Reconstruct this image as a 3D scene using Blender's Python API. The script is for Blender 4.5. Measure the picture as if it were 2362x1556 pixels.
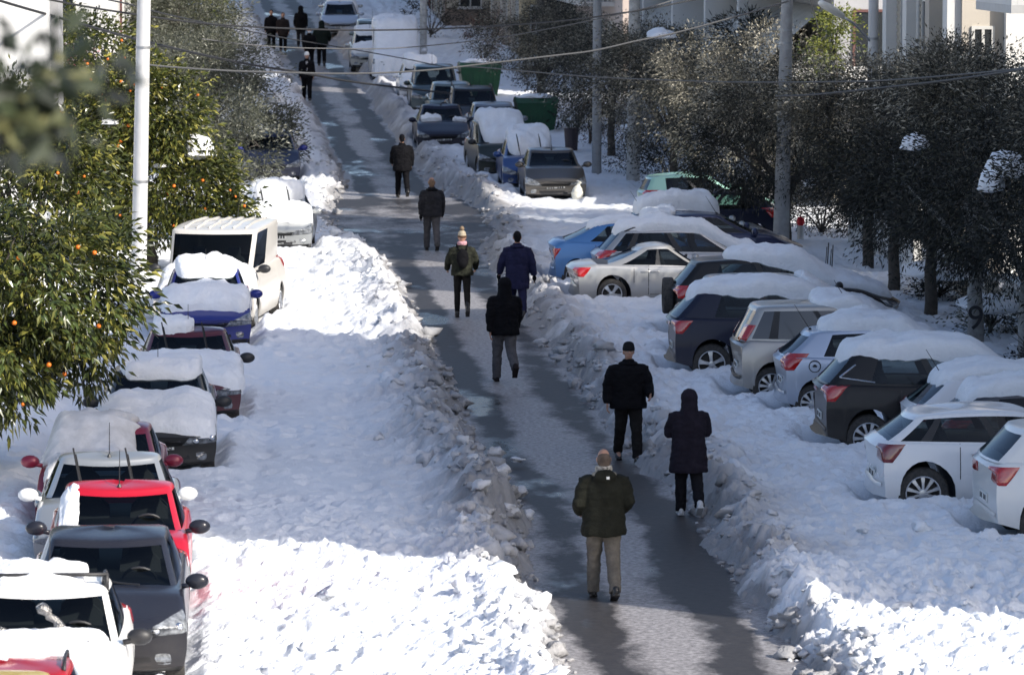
import bpy, bmesh, math, random
import numpy as np
from mathutils import Vector, Matrix, noise as mnoise
from mathutils.bvhtree import BVHTree

for _o in list(bpy.data.objects):
    bpy.data.objects.remove(_o)
scene = bpy.context.scene
COL = scene.collection
R = math.radians

# ------------------------------------------------------------------ camera, sky, sun, exposure
PITCH, HEAD, FPX = 5.53, 3.74, 10000.0          # telephoto from a roof 8 m above the street
CAM = Vector((-4.83, 0.0, 8.0))
cam_data = bpy.data.cameras.new('camera')
cam_data.lens = 36.0 * FPX / 2362.0
cam_data.sensor_width = 36.0
cam_data.clip_start, cam_data.clip_end = 0.5, 3000.0
cam_data.dof.use_dof = True
cam_data.dof.focus_distance = 68.0
cam_data.dof.aperture_fstop = 4.5
cam = bpy.data.objects.new('camera', cam_data)
COL.objects.link(cam)
cam.location = CAM
cam.rotation_euler = (R(90 - PITCH), 0, R(-HEAD))
scene.camera = cam

SUN_EL = 33.0
SUN_TO = Vector((0.76 * math.cos(R(SUN_EL)), -0.65 * math.cos(R(SUN_EL)), math.sin(R(SUN_EL)))).normalized()
world = bpy.data.worlds.new('World')
scene.world = world
world.use_nodes = True
_nt = world.node_tree
_sky = _nt.nodes.new('ShaderNodeTexSky')
_sky.sky_type = 'NISHITA'
_sky.sun_disc = False
_sky.sun_elevation = R(SUN_EL)
_sky.sun_rotation = math.atan2(SUN_TO.x, SUN_TO.y)
_sky.altitude = 100
_sky.air_density = 0.75
_sky.dust_density = 2.2
_sky.ozone_density = 0.7
_bg = _nt.nodes['Background']
_bg.inputs['Strength'].default_value = 0.145
_nt.links.new(_sky.outputs[0], _bg.inputs[0])
sun_data = bpy.data.lights.new('sun', 'SUN')
sun_data.energy = 3.9
sun_data.angle = R(0.5)
sun_data.color = (1.0, 0.95, 0.87)
sun = bpy.data.objects.new('sun', sun_data)
COL.objects.link(sun)
sun.rotation_euler = (-SUN_TO).to_track_quat('-Z', 'Y').to_euler()
sun.location = (60, -60, 80)
vs = scene.view_settings
vs.view_transform = 'Standard'
vs.look = 'None'
vs.exposure = 0.66
vs.gamma = 1.0
vs.use_curve_mapping = False
scene.cycles.max_bounces = 6
scene.cycles.diffuse_bounces = 3
scene.cycles.glossy_bounces = 3
scene.cycles.transparent_max_bounces = 8

# ------------------------------------------------------------------ terrain maths
def prof(y):
    return 0.031 * 7.0 * np.log1p(np.exp((np.asarray(y, float) - 120.0) / 7.0))

def profs(y):
    return 0.031 * 7.0 * math.log1p(math.exp(min(60, (y - 120.0) / 7.0)))

_CM = cam.rotation_euler.to_matrix()
def ray(px, py):
    return (_CM @ Vector(((px - 1181) / FPX, (778 - py) / FPX, -1.0)))

def at(px, py, off=0.0):
    """point of the street surface (raised by off) seen in that direction from the roof"""
    d = ray(px, py)
    lo, hi = 5.0, 400.0
    for _ in range(50):
        m = 0.5 * (lo + hi)
        p = CAM + d * m
        if p.z > profs(p.y) + off: lo = m
        else: hi = m
    return CAM + d * lo

def at_y(px, py, y):
    d = ray(px, py)
    return CAM + d * (y / d.y)

def hsh(ix, iy, s):
    a = (ix.astype(np.int64) * 374761393 + iy.astype(np.int64) * 668265263 + s * 2147483647 % 1000003 * 7919) & 0x7fffffff
    a = ((a ^ (a >> 13)) * 1274126177) & 0x7fffffff
    a = (a ^ (a >> 16))
    return (a & 0xffff) / 65535.0

def vn(x, y, s=0):
    ix, iy = np.floor(x), np.floor(y)
    fx, fy = x - ix, y - iy
    ux, uy = fx * fx * (3 - 2 * fx), fy * fy * (3 - 2 * fy)
    a, b = hsh(ix, iy, s), hsh(ix + 1, iy, s)
    c, d = hsh(ix, iy + 1, s), hsh(ix + 1, iy + 1, s)
    return (a * (1 - ux) + b * ux) * (1 - uy) + (c * (1 - ux) + d * ux) * uy

def fbm(x, y, s=0, o=4):
    t, a, n = 0, 1.0, 0
    for k in range(o):
        t = t + a * (vn(x, y, s + k) - .5); n += a; a *= .5; x = x * 2.03 + 3.1; y = y * 2.03 + 1.7
    return t / n * 2

def worley(x, y, s=0):
    ix, iy = np.floor(x), np.floor(y)
    best = np.full(x.shape, 9.0); cid = np.zeros(x.shape)
    for dx in (-1, 0, 1):
        for dy in (-1, 0, 1):
            cx, cy = ix + dx, iy + dy
            h1, h2 = hsh(cx, cy, s), hsh(cx, cy, s + 31)
            d = (cx + h1 - x) ** 2 + (cy + h2 - y) ** 2
            m = d < best
            best = np.where(m, d, best); cid = np.where(m, hsh(cx, cy, s + 77), cid)
    return np.sqrt(best), cid

def sst(a, b, x):
    t = np.clip((x - a) / (b - a), 0, 1)
    return t * t * (3 - 2 * t)

def lane_c(y):
    y = np.asarray(y, float)
    return -0.018 * 6 * np.log1p(np.exp((y - 116) / 6)) + .24 * np.exp(-((y - 58.5) / 4.5) ** 2)
def lane_w(y): return np.interp(y, [40, 52, 58, 66, 90, 104, 110, 118, 126, 150, 200, 260], [1.16, 1.2, 1.14, 1.06, 1.0, 1.25, 1.9, 1.9, 1.15, 1.1, 1.5, 1.6])

# ------------------------------------------------------------------ materials
def socket(b, *names):
    for n in names:
        if n in b.inputs: return b.inputs[n]

MATS = {}
def mat(name, col, rough=.5, metal=0.0, spec=.5, coat=0.0, var=0.0, vscale=4.0, bump=0.0, bscale=30.0, col2=None, emit=None, trans=0.0):
    if name in MATS: return MATS[name]
    m = bpy.data.materials.new(name); m.use_nodes = True
    nt = m.node_tree; b = nt.nodes['Principled BSDF']
    b.inputs['Base Color'].default_value = (*col, 1)
    b.inputs['Roughness'].default_value = rough
    b.inputs['Metallic'].default_value = metal
    socket(b, 'Specular IOR Level', 'Specular').default_value = spec
    if coat:
        socket(b, 'Coat Weight', 'Clearcoat').default_value = coat
        b.inputs['Coat Roughness'].default_value = .06
    if var or bump:
        tc = nt.nodes.new('ShaderNodeTexCoord')
    if var:
        n = nt.nodes.new('ShaderNodeTexNoise'); n.inputs['Scale'].default_value = vscale
        n.inputs['Detail'].default_value = 6; n.inputs['Roughness'].default_value = .65
        nt.links.new(tc.outputs['Object'], n.inputs['Vector'])
        r = nt.nodes.new('ShaderNodeValToRGB')
        r.color_ramp.elements[0].position = .35; r.color_ramp.elements[1].position = .68
        c2 = col2 or tuple(c * (1 - var) for c in col)
        r.color_ramp.elements[0].color = (*c2, 1); r.color_ramp.elements[1].color = (*col, 1)
        nt.links.new(n.outputs['Fac'], r.inputs['Fac']); nt.links.new(r.outputs['Color'], b.inputs['Base Color'])
    if bump:
        n2 = nt.nodes.new('ShaderNodeTexNoise'); n2.inputs['Scale'].default_value = bscale
        n2.inputs['Detail'].default_value = 5
        nt.links.new(tc.outputs['Object'], n2.inputs['Vector'])
        bp = nt.nodes.new('ShaderNodeBump'); bp.inputs['Strength'].default_value = bump; bp.inputs['Distance'].default_value = .02
        nt.links.new(n2.outputs['Fac'], bp.inputs['Height']); nt.links.new(bp.outputs['Normal'], b.inputs['Normal'])
    MATS[name] = m
    return m

def paint(name, col, metal=.25, rough=.32):
    """car paint with a film of road salt and dirt of its own"""
    if name in MATS: return MATS[name]
    dk_ = max(col) < .04
    m = mat(name, col, rough, 0 if dk_ else metal, .22 if dk_ else .4, .12 if dk_ else .4)
    nt = m.node_tree; b = nt.nodes['Principled BSDF']
    tc = nt.nodes.new('ShaderNodeTexCoord')
    n = nt.nodes.new('ShaderNodeTexNoise'); n.inputs['Scale'].default_value = 3.5; n.inputs['Detail'].default_value = 8
    nt.links.new(tc.outputs['Object'], n.inputs['Vector'])
    sx = nt.nodes.new('ShaderNodeSeparateXYZ'); nt.links.new(tc.outputs['Object'], sx.inputs[0])
    mr = nt.nodes.new('ShaderNodeMapRange'); mr.inputs[1].default_value = .75; mr.inputs[2].default_value = .15
    mr.inputs[3].default_value = 0.0; mr.inputs[4].default_value = .34
    nt.links.new(sx.outputs['Z'], mr.inputs[0])
    ad = nt.nodes.new('ShaderNodeMath'); ad.operation = 'MULTIPLY'
    nt.links.new(n.outputs['Fac'], ad.inputs[0]); nt.links.new(mr.outputs[0], ad.inputs[1])
    ad2 = nt.nodes.new('ShaderNodeMath'); ad2.operation = 'MULTIPLY_ADD'; ad2.inputs[1].default_value = .03
    nt.links.new(n.outputs['Fac'], ad2.inputs[0]); nt.links.new(ad.outputs[0], ad2.inputs[2])
    mx = nt.nodes.new('ShaderNodeMix'); mx.data_type = 'RGBA'
    mx.inputs[6].default_value = (*col, 1); mx.inputs[7].default_value = (.27, .24, .2, 1)
    nt.links.new(ad2.outputs[0], mx.inputs[0]); nt.links.new(mx.outputs[2], b.inputs['Base Color'])
    rr = nt.nodes.new('ShaderNodeMath'); rr.operation = 'MULTIPLY_ADD'; rr.inputs[1].default_value = .5; rr.inputs[2].default_value = rough
    nt.links.new(ad.outputs[0], rr.inputs[0]); nt.links.new(rr.outputs[0], b.inputs['Roughness'])
    return m

def attr_mat(name, attr, c0, c1, rough=.5, spec=.4, bump=0.0, bscale=20.0, trans=0.0, cm=None):
    m = bpy.data.materials.new(name); m.use_nodes = True
    nt = m.node_tree; b = nt.nodes['Principled BSDF']
    b.inputs['Roughness'].default_value = rough
    socket(b, 'Specular IOR Level', 'Specular').default_value = spec
    a = nt.nodes.new('ShaderNodeAttribute'); a.attribute_name = attr
    r = nt.nodes.new('ShaderNodeValToRGB')
    r.color_ramp.elements[0].color = (*c0, 1); r.color_ramp.elements[1].color = (*c1, 1)
    if cm:
        e = r.color_ramp.elements.new(cm[0]); e.color = (*cm[1], 1)
    nt.links.new(a.outputs['Fac'], r.inputs['Fac']); nt.links.new(r.outputs['Color'], b.inputs['Base Color'])
    if bump:
        tc = nt.nodes.new('ShaderNodeTexCoord')
        n2 = nt.nodes.new('ShaderNodeTexNoise'); n2.inputs['Scale'].default_value = bscale; n2.inputs['Detail'].default_value = 6
        nt.links.new(tc.outputs['Object'], n2.inputs['Vector'])
        bp = nt.nodes.new('ShaderNodeBump'); bp.inputs['Strength'].default_value = bump; bp.inputs['Distance'].default_value = .03
        nt.links.new(n2.outputs['Fac'], bp.inputs['Height']); nt.links.new(bp.outputs['Normal'], b.inputs['Normal'])
    if trans:
        t = nt.nodes.new('ShaderNodeBsdfTranslucent'); nt.links.new(r.outputs['Color'], t.inputs['Color'])
        mx = nt.nodes.new('ShaderNodeMixShader'); mx.inputs[0].default_value = trans
        nt.links.new(b.outputs[0], mx.inputs[1]); nt.links.new(t.outputs[0], mx.inputs[2])
        nt.links.new(mx.outputs[0], nt.nodes['Material Output'].inputs['Surface'])
    MATS[name] = m
    return m

M_SNOW = attr_mat('snow', 'dirt', (.84, .86, .89), (.21, .205, .205), .62, .25, .6, 30.0, cm=(.45, (.55, .55, .565)))
M_CAP = mat('cap_snow', (.86, .875, .90), .6, 0, .25, var=.10, vscale=3, bump=.9, bscale=17)
M_DIRTYCAP = mat('dirty_cap_snow', (.72, .71, .70), .7, 0, .2, var=.35, vscale=2.2, bump=.6, bscale=9)
M_GLASS = mat('car_glass', (.010, .012, .015), .05, 0, .24)
def glass_mat_(name, tint):
    m = bpy.data.materials.new(name); m.use_nodes = True
    nt = m.node_tree; nt.nodes.remove(nt.nodes['Principled BSDF'])
    tr = nt.nodes.new('ShaderNodeBsdfTransparent'); tr.inputs[0].default_value = (*tint, 1)
    gl = nt.nodes.new('ShaderNodeBsdfGlossy'); gl.inputs['Roughness'].default_value = .03; gl.inputs['Color'].default_value = (.52, .58, .66, 1)
    fr = nt.nodes.new('ShaderNodeFresnel'); fr.inputs['IOR'].default_value = 1.42
    mx = nt.nodes.new('ShaderNodeMixShader')
    nt.links.new(fr.outputs[0], mx.inputs[0]); nt.links.new(tr.outputs[0], mx.inputs[1]); nt.links.new(gl.outputs[0], mx.inputs[2])
    nt.links.new(mx.outputs[0], nt.nodes['Material Output'].inputs['Surface'])
    MATS[name] = m
    return m
M_GLASS = glass_mat_('car_glass', (.42, .47, .46))
M_SEAT = mat('seat_cloth', (.045, .045, .05), .9)
M_BLACK = mat('black_plastic', (.02, .02, .022), .5)
M_TYRE = mat('tyre', (.018, .018, .018), .8, var=.3, vscale=20, col2=(.06, .055, .05))
M_RIM = mat('alloy', (.55, .56, .58), .3, .8)
M_CHROME = mat('chrome', (.75, .76, .78), .12, 1.0)
M_HEADL = mat('headlight', (.42, .44, .46), .10, .3, .6, .6, var=.8, vscale=11)
M_TAIL = mat('tail_lamp', (.42, .012, .012), .12, 0, .7, .8)
M_TAILD = mat('tail_lamp_dark', (.16, .010, .012), .12, 0, .7, .8)
M_AMBER = mat('amber_lamp', (.75, .18, .02), .15, 0, .7, .8)
M_PLATE = mat('plate', (.75, .75, .72), .45)
M_INK = mat('plate_ink', (.02, .02, .025), .6)

# ------------------------------------------------------------------ mesh helpers
def link(o, parent=None):
    COL.objects.link(o)
    if parent is not None: o.parent = parent
    return o

def tag(o, label=None, cat=None, group=None, kind=None):
    if label: o['label'] = label
    if cat: o['category'] = cat
    if group: o['group'] = group
    if kind: o['kind'] = kind
    return o

def mesh_of(name, verts, faces, mats, smooth=True, fm=None, sharp=None):
    me = bpy.data.meshes.new(name)
    me.from_pydata([tuple(v) for v in verts], [], [tuple(f) for f in faces])
    for m in (mats if isinstance(mats, (list, tuple)) else [mats]): me.materials.append(m)
    if fm is not None: me.polygons.foreach_set('material_index', fm)
    me.polygons.foreach_set('use_smooth', [smooth] * len(me.polygons))
    if smooth and sharp: me.set_sharp_from_angle(angle=R(sharp))
    me.update()
    return me

def obj(name, verts, faces, mats, parent=None, smooth=True, fm=None, sharp=None, loc=None, rot=None):
    o = bpy.data.objects.new(name, mesh_of(name, verts, faces, mats, smooth, fm, sharp))
    link(o, parent)
    if loc is not None: o.location = loc
    if rot is not None: o.rotation_euler = rot
    return o

def obj_np(name, V, F, mats, parent=None, smooth=True, attrs=None):
    """big mesh from numpy arrays; F is n x k"""
    me = bpy.data.meshes.new(name)
    n, k = F.shape
    me.vertices.add(len(V)); me.vertices.foreach_set('co', np.asarray(V, np.float32).ravel())
    me.loops.add(n * k); me.loops.foreach_set('vertex_index', F.astype(np.int32).ravel())
    me.polygons.add(n)
    me.polygons.foreach_set('loop_start', np.arange(0, n * k, k, dtype=np.int32))
    try: me.polygons.foreach_set('loop_total', np.full(n, k, np.int32))
    except Exception: pass
    me.polygons.foreach_set('use_smooth', np.full(n, smooth))
    for m in (mats if isinstance(mats, (list, tuple)) else [mats]): me.materials.append(m)
    for a, v in (attrs or {}).items():
        at_ = me.attributes.new(a, 'FLOAT', 'POINT'); at_.data.foreach_set('value', np.asarray(v, np.float32))
    me.update(calc_edges=True); me.validate()
    return link(bpy.data.objects.new(name, me), parent)

class MB:
    def __init__(s): s.v = []; s.f = []
    def add(s, V, F):
        n = len(s.v); s.v += [tuple(v) for v in V]; s.f += [tuple(i + n for i in f) for f in F]; return s
    def box(s, c, d, rot=None):
        x, y, z = d[0] / 2, d[1] / 2, d[2] / 2
        V = [Vector(p) for p in ((-x, -y, -z), (x, -y, -z), (x, y, -z), (-x, y, -z), (-x, -y, z), (x, -y, z), (x, y, z), (-x, y, z))]
        if rot is not None: V = [rot @ p for p in V]
        V = [p + Vector(c) for p in V]
        return s.add(V, [(0, 3, 2, 1), (4, 5, 6, 7), (0, 1, 5, 4), (1, 2, 6, 5), (2, 3, 7, 6), (3, 0, 4, 7)])
    def tube(s, pts, rad, seg=8, caps=True):
        pts = [Vector(p) for p in pts]; n = len(pts)
        if not isinstance(rad, (list, tuple)): rad = [rad] * n
        V = []; F = []
        prev = None
        for i, p in enumerate(pts):
            t = (pts[min(i + 1, n - 1)] - pts[max(i - 1, 0)]).normalized()
            if prev is None:
                a = Vector((0, 0, 1)) if abs(t.z) < .9 else Vector((1, 0, 0))
                u = t.cross(a).normalized()
            else:
                u = (prev - t * prev.dot(t)).normalized()
            prev = u; w = t.cross(u)
            for k in range(seg):
                a = 2 * math.pi * k / seg
                V.append(p + (u * math.cos(a) + w * math.sin(a)) * rad[i])
        for i in range(n - 1):
            for k in range(seg):
                F.append((i * seg + k, i * seg + (k + 1) % seg, (i + 1) * seg + (k + 1) % seg, (i + 1) * seg + k))
        if caps:
            F.append(tuple(range(seg - 1, -1, -1))); F.append(tuple((n - 1) * seg + k for k in range(seg)))
        return s.add(V, F)
    def ell(s, c, r, nu=12, nv=8, rot=None):
        V = [Vector((0, 0, -1))]; F = []
        for j in range(1, nv):
            ph = -math.pi / 2 + math.pi * j / nv
            for i in range(nu):
                a = 2 * math.pi * i / nu
                V.append(Vector((math.cos(ph) * math.cos(a), math.cos(ph) * math.sin(a), math.sin(ph))))
        V.append(Vector((0, 0, 1)))
        for i in range(nu): F.append((0, 1 + (i + 1) % nu, 1 + i))
        for j in range(nv - 2):
            for i in range(nu):
                a = 1 + j * nu; F.append((a + i, a + (i + 1) % nu, a + nu + (i + 1) % nu, a + nu + i))
        a = 1 + (nv - 2) * nu
        for i in range(nu): F.append((a + i, a + (i + 1) % nu, len(V) - 1))
        V = [Vector((v.x * r[0], v.y * r[1], v.z * r[2])) for v in V]
        if rot is not None: V = [rot @ v for v in V]
        return s.add([v + Vector(c) for v in V], F)
    def rings(s, rings, caps=True):
        n = len(rings[0]); V = [p for r in rings for p in r]; F = []
        for i in range(len(rings) - 1):
            for k in range(n):
                F.append((i * n + k, i * n + (k + 1) % n, (i + 1) * n + (k + 1) % n, (i + 1) * n + k))
        if caps:
            F.append(tuple(range(n - 1, -1, -1))); F.append(tuple((len(rings) - 1) * n + k for k in range(n)))
        return s.add(V, F)
    def build(s, name, mats, parent=None, smooth=False, **k):
        return obj(name, s.v, s.f, mats, parent, smooth, **k)

def empty(name, loc, rz=0.0):
    o = bpy.data.objects.new(name, None); COL.objects.link(o)
    o.location = loc; o.rotation_euler = (0, 0, rz); o.empty_display_size = .2
    return o

# ================================================================== SETTING: ground, road, snow
def make_ground():
    xs = np.concatenate([np.linspace(-900, -40, 12), np.linspace(-30, 30, 13), np.linspace(40, 900, 12)])
    ys = np.concatenate([np.linspace(-300, 20, 6), np.linspace(30, 300, 46), np.linspace(340, 1800, 12)])
    X, Y = np.meshgrid(xs, ys)
    Z = prof(Y) - .35
    n = len(xs)
    i, j = np.meshgrid(np.arange(len(xs) - 1), np.arange(len(ys) - 1))
    a = (j * n + i).ravel()
    F = np.stack([a, a + 1, a + n + 1, a + n], 1)
    o = obj_np('ground', np.stack([X, Y, Z], -1).reshape(-1, 3), F, M_SNOW, attrs={'dirt': np.full(X.size, .05)})
    tag(o, kind='structure')

def road_mat():
    m = bpy.data.materials.new('wet_asphalt'); m.use_nodes = True
    nt = m.node_tree; b = nt.nodes['Principled BSDF']; N = nt.nodes.new; L = nt.links.new
    socket(b, 'Specular IOR Level', 'Specular').default_value = .22
    tc = N('ShaderNodeTexCoord')
    at_ = N('ShaderNodeAttribute'); at_.attribute_name = 'track'
    def noise(sc, det=8, ro=.6, sy=1.0):
        mp = N('ShaderNodeMapping'); mp.inputs['Scale'].default_value = (sc, sc * sy, sc)
        L(tc.outputs['Object'], mp.inputs['Vector'])
        n = N('ShaderNodeTexNoise'); n.inputs['Scale'].default_value = 1; n.inputs['Detail'].default_value = det; n.inputs['Roughness'].default_value = ro
        L(mp.outputs[0], n.inputs['Vector']); return n.outputs['Fac']
    def ramp(f, stops):
        r = N('ShaderNodeValToRGB')
        r.color_ramp.elements[0].position, r.color_ramp.elements[0].color = stops[0][0], (*stops[0][1], 1)
        r.color_ramp.elements[1].position, r.color_ramp.elements[1].color = stops[-1][0], (*stops[-1][1], 1)
        for p, c in stops[1:-1]:
            e = r.color_ramp.elements.new(p); e.color = (*c, 1)
        L(f, r.inputs[0]); return r.outputs[0]
    def math_(op, a, b_):
        n = N('ShaderNodeMath'); n.operation = op
        for k, v in enumerate((a, b_)):
            if isinstance(v, (int, float)): n.inputs[k].default_value = v
            else: L(v, n.inputs[k])
        return n.outputs[0]
    asphalt = ramp(noise(9, 8, .7), [(.3, (.022, .020, .021)), (.7, (.050, .046, .045))])
    slush = ramp(noise(14, 6, .7), [(.32, (.10, .092, .09)), (.68, (.42, .40, .40))])
    n1 = noise(1.0, 12, .78, .6); n2 = noise(5.5, 10, .78, .8)
    s = math_('ADD', math_('MULTIPLY', n1, .76), math_('MULTIPLY', n2, .24))
    s = math_('ADD', s, math_('MULTIPLY', at_.outputs['Fac'], -.30))
    s = math_('ADD', s, .115)
    fac = ramp(s, [(.45, (0, 0, 0)), (.63, (1, 1, 1))])
    mx = N('ShaderNodeMix'); mx.data_type = 'RGBA'
    L(fac, mx.inputs[0]); L(asphalt, mx.inputs[6]); L(slush, mx.inputs[7])
    L(mx.outputs[2], b.inputs['Base Color'])
    wet = ramp(noise(.55, 5, .6, .5), [(.36, (.17, .17, .17)), (.45, (.55, .55, .55))])
    rr = N('ShaderNodeMix'); rr.data_type = 'RGBA'; rr.inputs[7].default_value = (.5, .5, .5, 1)
    L(fac, rr.inputs[0]); L(wet, rr.inputs[6]); L(rr.outputs[2], b.inputs['Roughness'])
    bp = N('ShaderNodeBump'); bp.inputs['Strength'].default_value = .16; bp.inputs['Distance'].default_value = .012
    L(math_('ADD', n2, math_('MULTIPLY', fac, .8)), bp.inputs['Height']); L(bp.outputs[0], b.inputs['Normal'])
    return m

def make_road():
    ys = np.arange(36, 262, .22); xs = np.linspace(-4.2, 4.2, 120)
    X, Y = np.meshgrid(xs, ys)
    c = lane_c(Y)
    X_ = X
    X = X + .16 * fbm(X * 1.5, Y * .5, 301, 4) + .07 * fbm(X * 6, Y * 2.5, 307, 3)
    tr = np.exp(-((X + .72) / .26) ** 2) * (.55 + .9 * vn(X_ * .8, Y * .22, 311)) + np.exp(-((X - .74) / .3) ** 2) * (.55 + .9 * vn(X_ * .8 + 7, Y * .22, 313))
    tr = tr - .42 * np.exp(-(X / .36) ** 2) - .25 * sst(.95, 1.2, np.abs(X))
    tr = np.where((Y > 104) & (Y < 121), .55, tr)
    tr = tr + .55 * np.exp(-((X - .8) / .55) ** 2) * np.exp(-((Y - 53) / 4.5) ** 2)
    tr = tr + .35 * sst(120, 126, Y) * (np.abs(X) < 1)
    tr = tr + .75 * fbm(X_ * .9, Y * .35, 317, 5)
    Xw = X_ + c
    n = len(xs)
    i, j = np.meshgrid(np.arange(len(xs) - 1), np.arange(len(ys) - 1)); a = (j * n + i).ravel()
    F = np.stack([a, a + 1, a + n + 1, a + n], 1)
    o = obj_np('road', np.stack([Xw, Y, prof(Y)], -1).reshape(-1, 3), F, road_mat(), attrs={'track': tr.ravel()})
    tag(o, kind='structure')

CAR_BOXES = []      # (x, y, yaw, L, W) of parked cars, to bank the snow against them

def snow_height(X, Y):
    """height of the snow above the street surface, and how dirty it is"""
    c, w = lane_c(Y), lane_w(Y)
    edge = fbm(X * .9, Y * .55, 3, 4) * .30 + fbm(X * 4, Y * 3, 9, 3) * .08
    e = np.abs(X - c) - w + edge
    left = X < c
    wxp, wyp = X + .10 * fbm(X * 3, Y * 3, 5, 2), Y + .10 * fbm(X * 3 + 9, Y * 3, 6, 2)
    w1, id1 = worley(wxp * 2.3, wyp * 1.9, 11)
    w2, id2 = worley(wxp * 5.5, wyp * 4.6, 23)
    w3, id3 = worley(wxp * 13, wyp * 11, 29)
    def billow(k, s): return 1.0 - np.abs(2 * vn(wxp * k, wyp * k * .9, s) - 1)
    b1, b2, b3, b4 = billow(1.7, 201), billow(4.1, 202), billow(9.3, 203), billow(19, 204)
    crumb = .060 * (1 - b1) + .066 * (1 - b2) + .056 * (1 - b3) + .036 * (1 - b4)
    lump = np.clip(.62 - w1, 0, 1) * (.2 + id1)
    lump2 = np.clip(.6 - w2, 0, 1) * id2
    lump3 = np.clip(.55 - w3, 0, 1) * id3
    depth = .19 + .06 * fbm(X * .35, Y * .3, 40, 4) + .05 * fbm(X * 1.4, Y * 1.1, 45, 4)
    # trodden pits
    pw, pid = worley(X * 1.7, Y * 1.3, 61)
    pit = np.exp(-(pw / .2) ** 2) * (pid > .45)
    depth = depth - .095 * pit + .03 * np.exp(-((pw - .33) / .1) ** 2) * (pid > .45)
    amp = np.where(left, np.interp(Y, [44, 50, 53, 56, 64, 70, 80, 86, 96, 101], [.10, .12, .14, .34, .32, .13, .16, .20, .2, .1]),
                   np.interp(Y, [44, 50, 60, 75, 90, 100, 118, 140], [.06, .07, .09, .10, .10, .15, .22, .16]))
    amp = amp * (.55 + .9 * vn(Y * .7, X * .2 + 5, 71))
    ridge = np.exp(-((e - .5) / np.where(left, .5, .42)) ** 2) * amp
    # general roughness: broken plough spoil in the near field and by the ridges
    near = np.where(left, .46 * sst(58, 53.5, Y) * (1 - .85 * sst(-4.6, -5.2, X)), .55 * sst(3.2, 1.6, X) * sst(53, 50, Y) + .45 * sst(52, 49.5, Y))
    lot = np.where(X > 1.4, .62, np.where((Y > 80) & (X > -4.2), .75, .34))
    rough = np.clip(near + ridge * 2.4 + lot + .85 * np.exp(-((e - .25) / .4) ** 2) + .55 * np.exp(-((e - 1.1) / .7) ** 2) * sst(56, 62, Y), 0, 1.25)
    broad = .08 * fbm(X * .8 + 7, Y * .6, 83, 4) * np.clip(near + .5 * lot, 0, 1)
    h = depth + ridge + broad + rough * (.085 * lump + .075 * lump2 + .05 * lump3 + crumb) + (.012 + .05 * lot * (X < 1.4) * 0) * fbm(X * 9, Y * 8, 91, 3) + .03 * (1 - b2) * lot
    # sidewalks
    h = h + .12 * sst(7.6, 8.0, X) + .12 * sst(-7.4, -7.8, X)
    # cross street: thin rutted slush
    cs = sst(103.5, 106, Y) * sst(120, 116, Y) * sst(-9, -4.0, -np.abs(X))
    cs = cs * np.where(left, 1, .65)
    h = h * (1 - .72 * cs)
    # wheel ruts beside the left row
    wob = .25 * fbm(Y * .12, Y * 0 + 3, 131, 2)
    for rx, ra in ((-3.0, .045), (-4.45, .05), (2.55, .04)):
        h = h - ra * np.exp(-((X - rx - wob) / .17) ** 2) * (.4 + .9 * vn(Y * .35, X * 0 + rx, 137)) * sst(52, 60, Y)
    for (bx, by, byaw, bl, bw) in CAR_BOXES:
        ca, sa = math.cos(byaw), math.sin(byaw)
        m = (np.abs(X - bx) < 4) & (np.abs(Y - by) < 4)
        if not m.any(): continue
        dx, dy = X[m] - bx, Y[m] - by
        u, v = dx * ca + dy * sa, -dx * sa + dy * ca
        inside = np.maximum(np.abs(u) - bl / 2, np.abs(v) - bw / 2)
        f = sst(.25, -.15, inside)
        hm = h[m]
        bank = .05 * np.exp(-((inside - .22) / .2) ** 2)
        h[m] = np.minimum(hm, hm * (1 - f) + .10 * f) + bank * (1 - f)
    ramp = sst(-.04, .50 + .30 * vn(X * .9, Y * .7, 401), e)
    fl = np.exp(-((e - .22) / .26) ** 2) * sst(.0, .1, e)
    z = -.05 + (h + .05) * ramp + fl * (1.0 * crumb - .045 + .10 * lump2 + .06 * lump3)
    # dirt: slush by the lane, grey flanks, soiled clods
    d = np.exp(-np.clip(e - .12, 0, 9) / np.where(left, .75, .75)) * (.80 + .6 * fbm(X * 1.1, Y * .8, 101, 3) + .5 * (b2 - .5))
    d = d * 1.25 + .75 * ridge * (.6 + 1.2 * id2) + .25 * cs * (.5 + fbm(X * .8, Y * .8, 111, 3))
    d = d - .10 * lump - .55 * sst(53, 50, Y) * sst(.05, .35, e)
    d = d + .10 * pit + .06 * np.clip(fbm(X * .5, Y * .4, 121, 4), 0, 1)
    d = d * (1 - .55 * sst(78, 84, Y) * left * sst(.1, .5, e))
    return z, np.clip(d, 0, .9)

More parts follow.
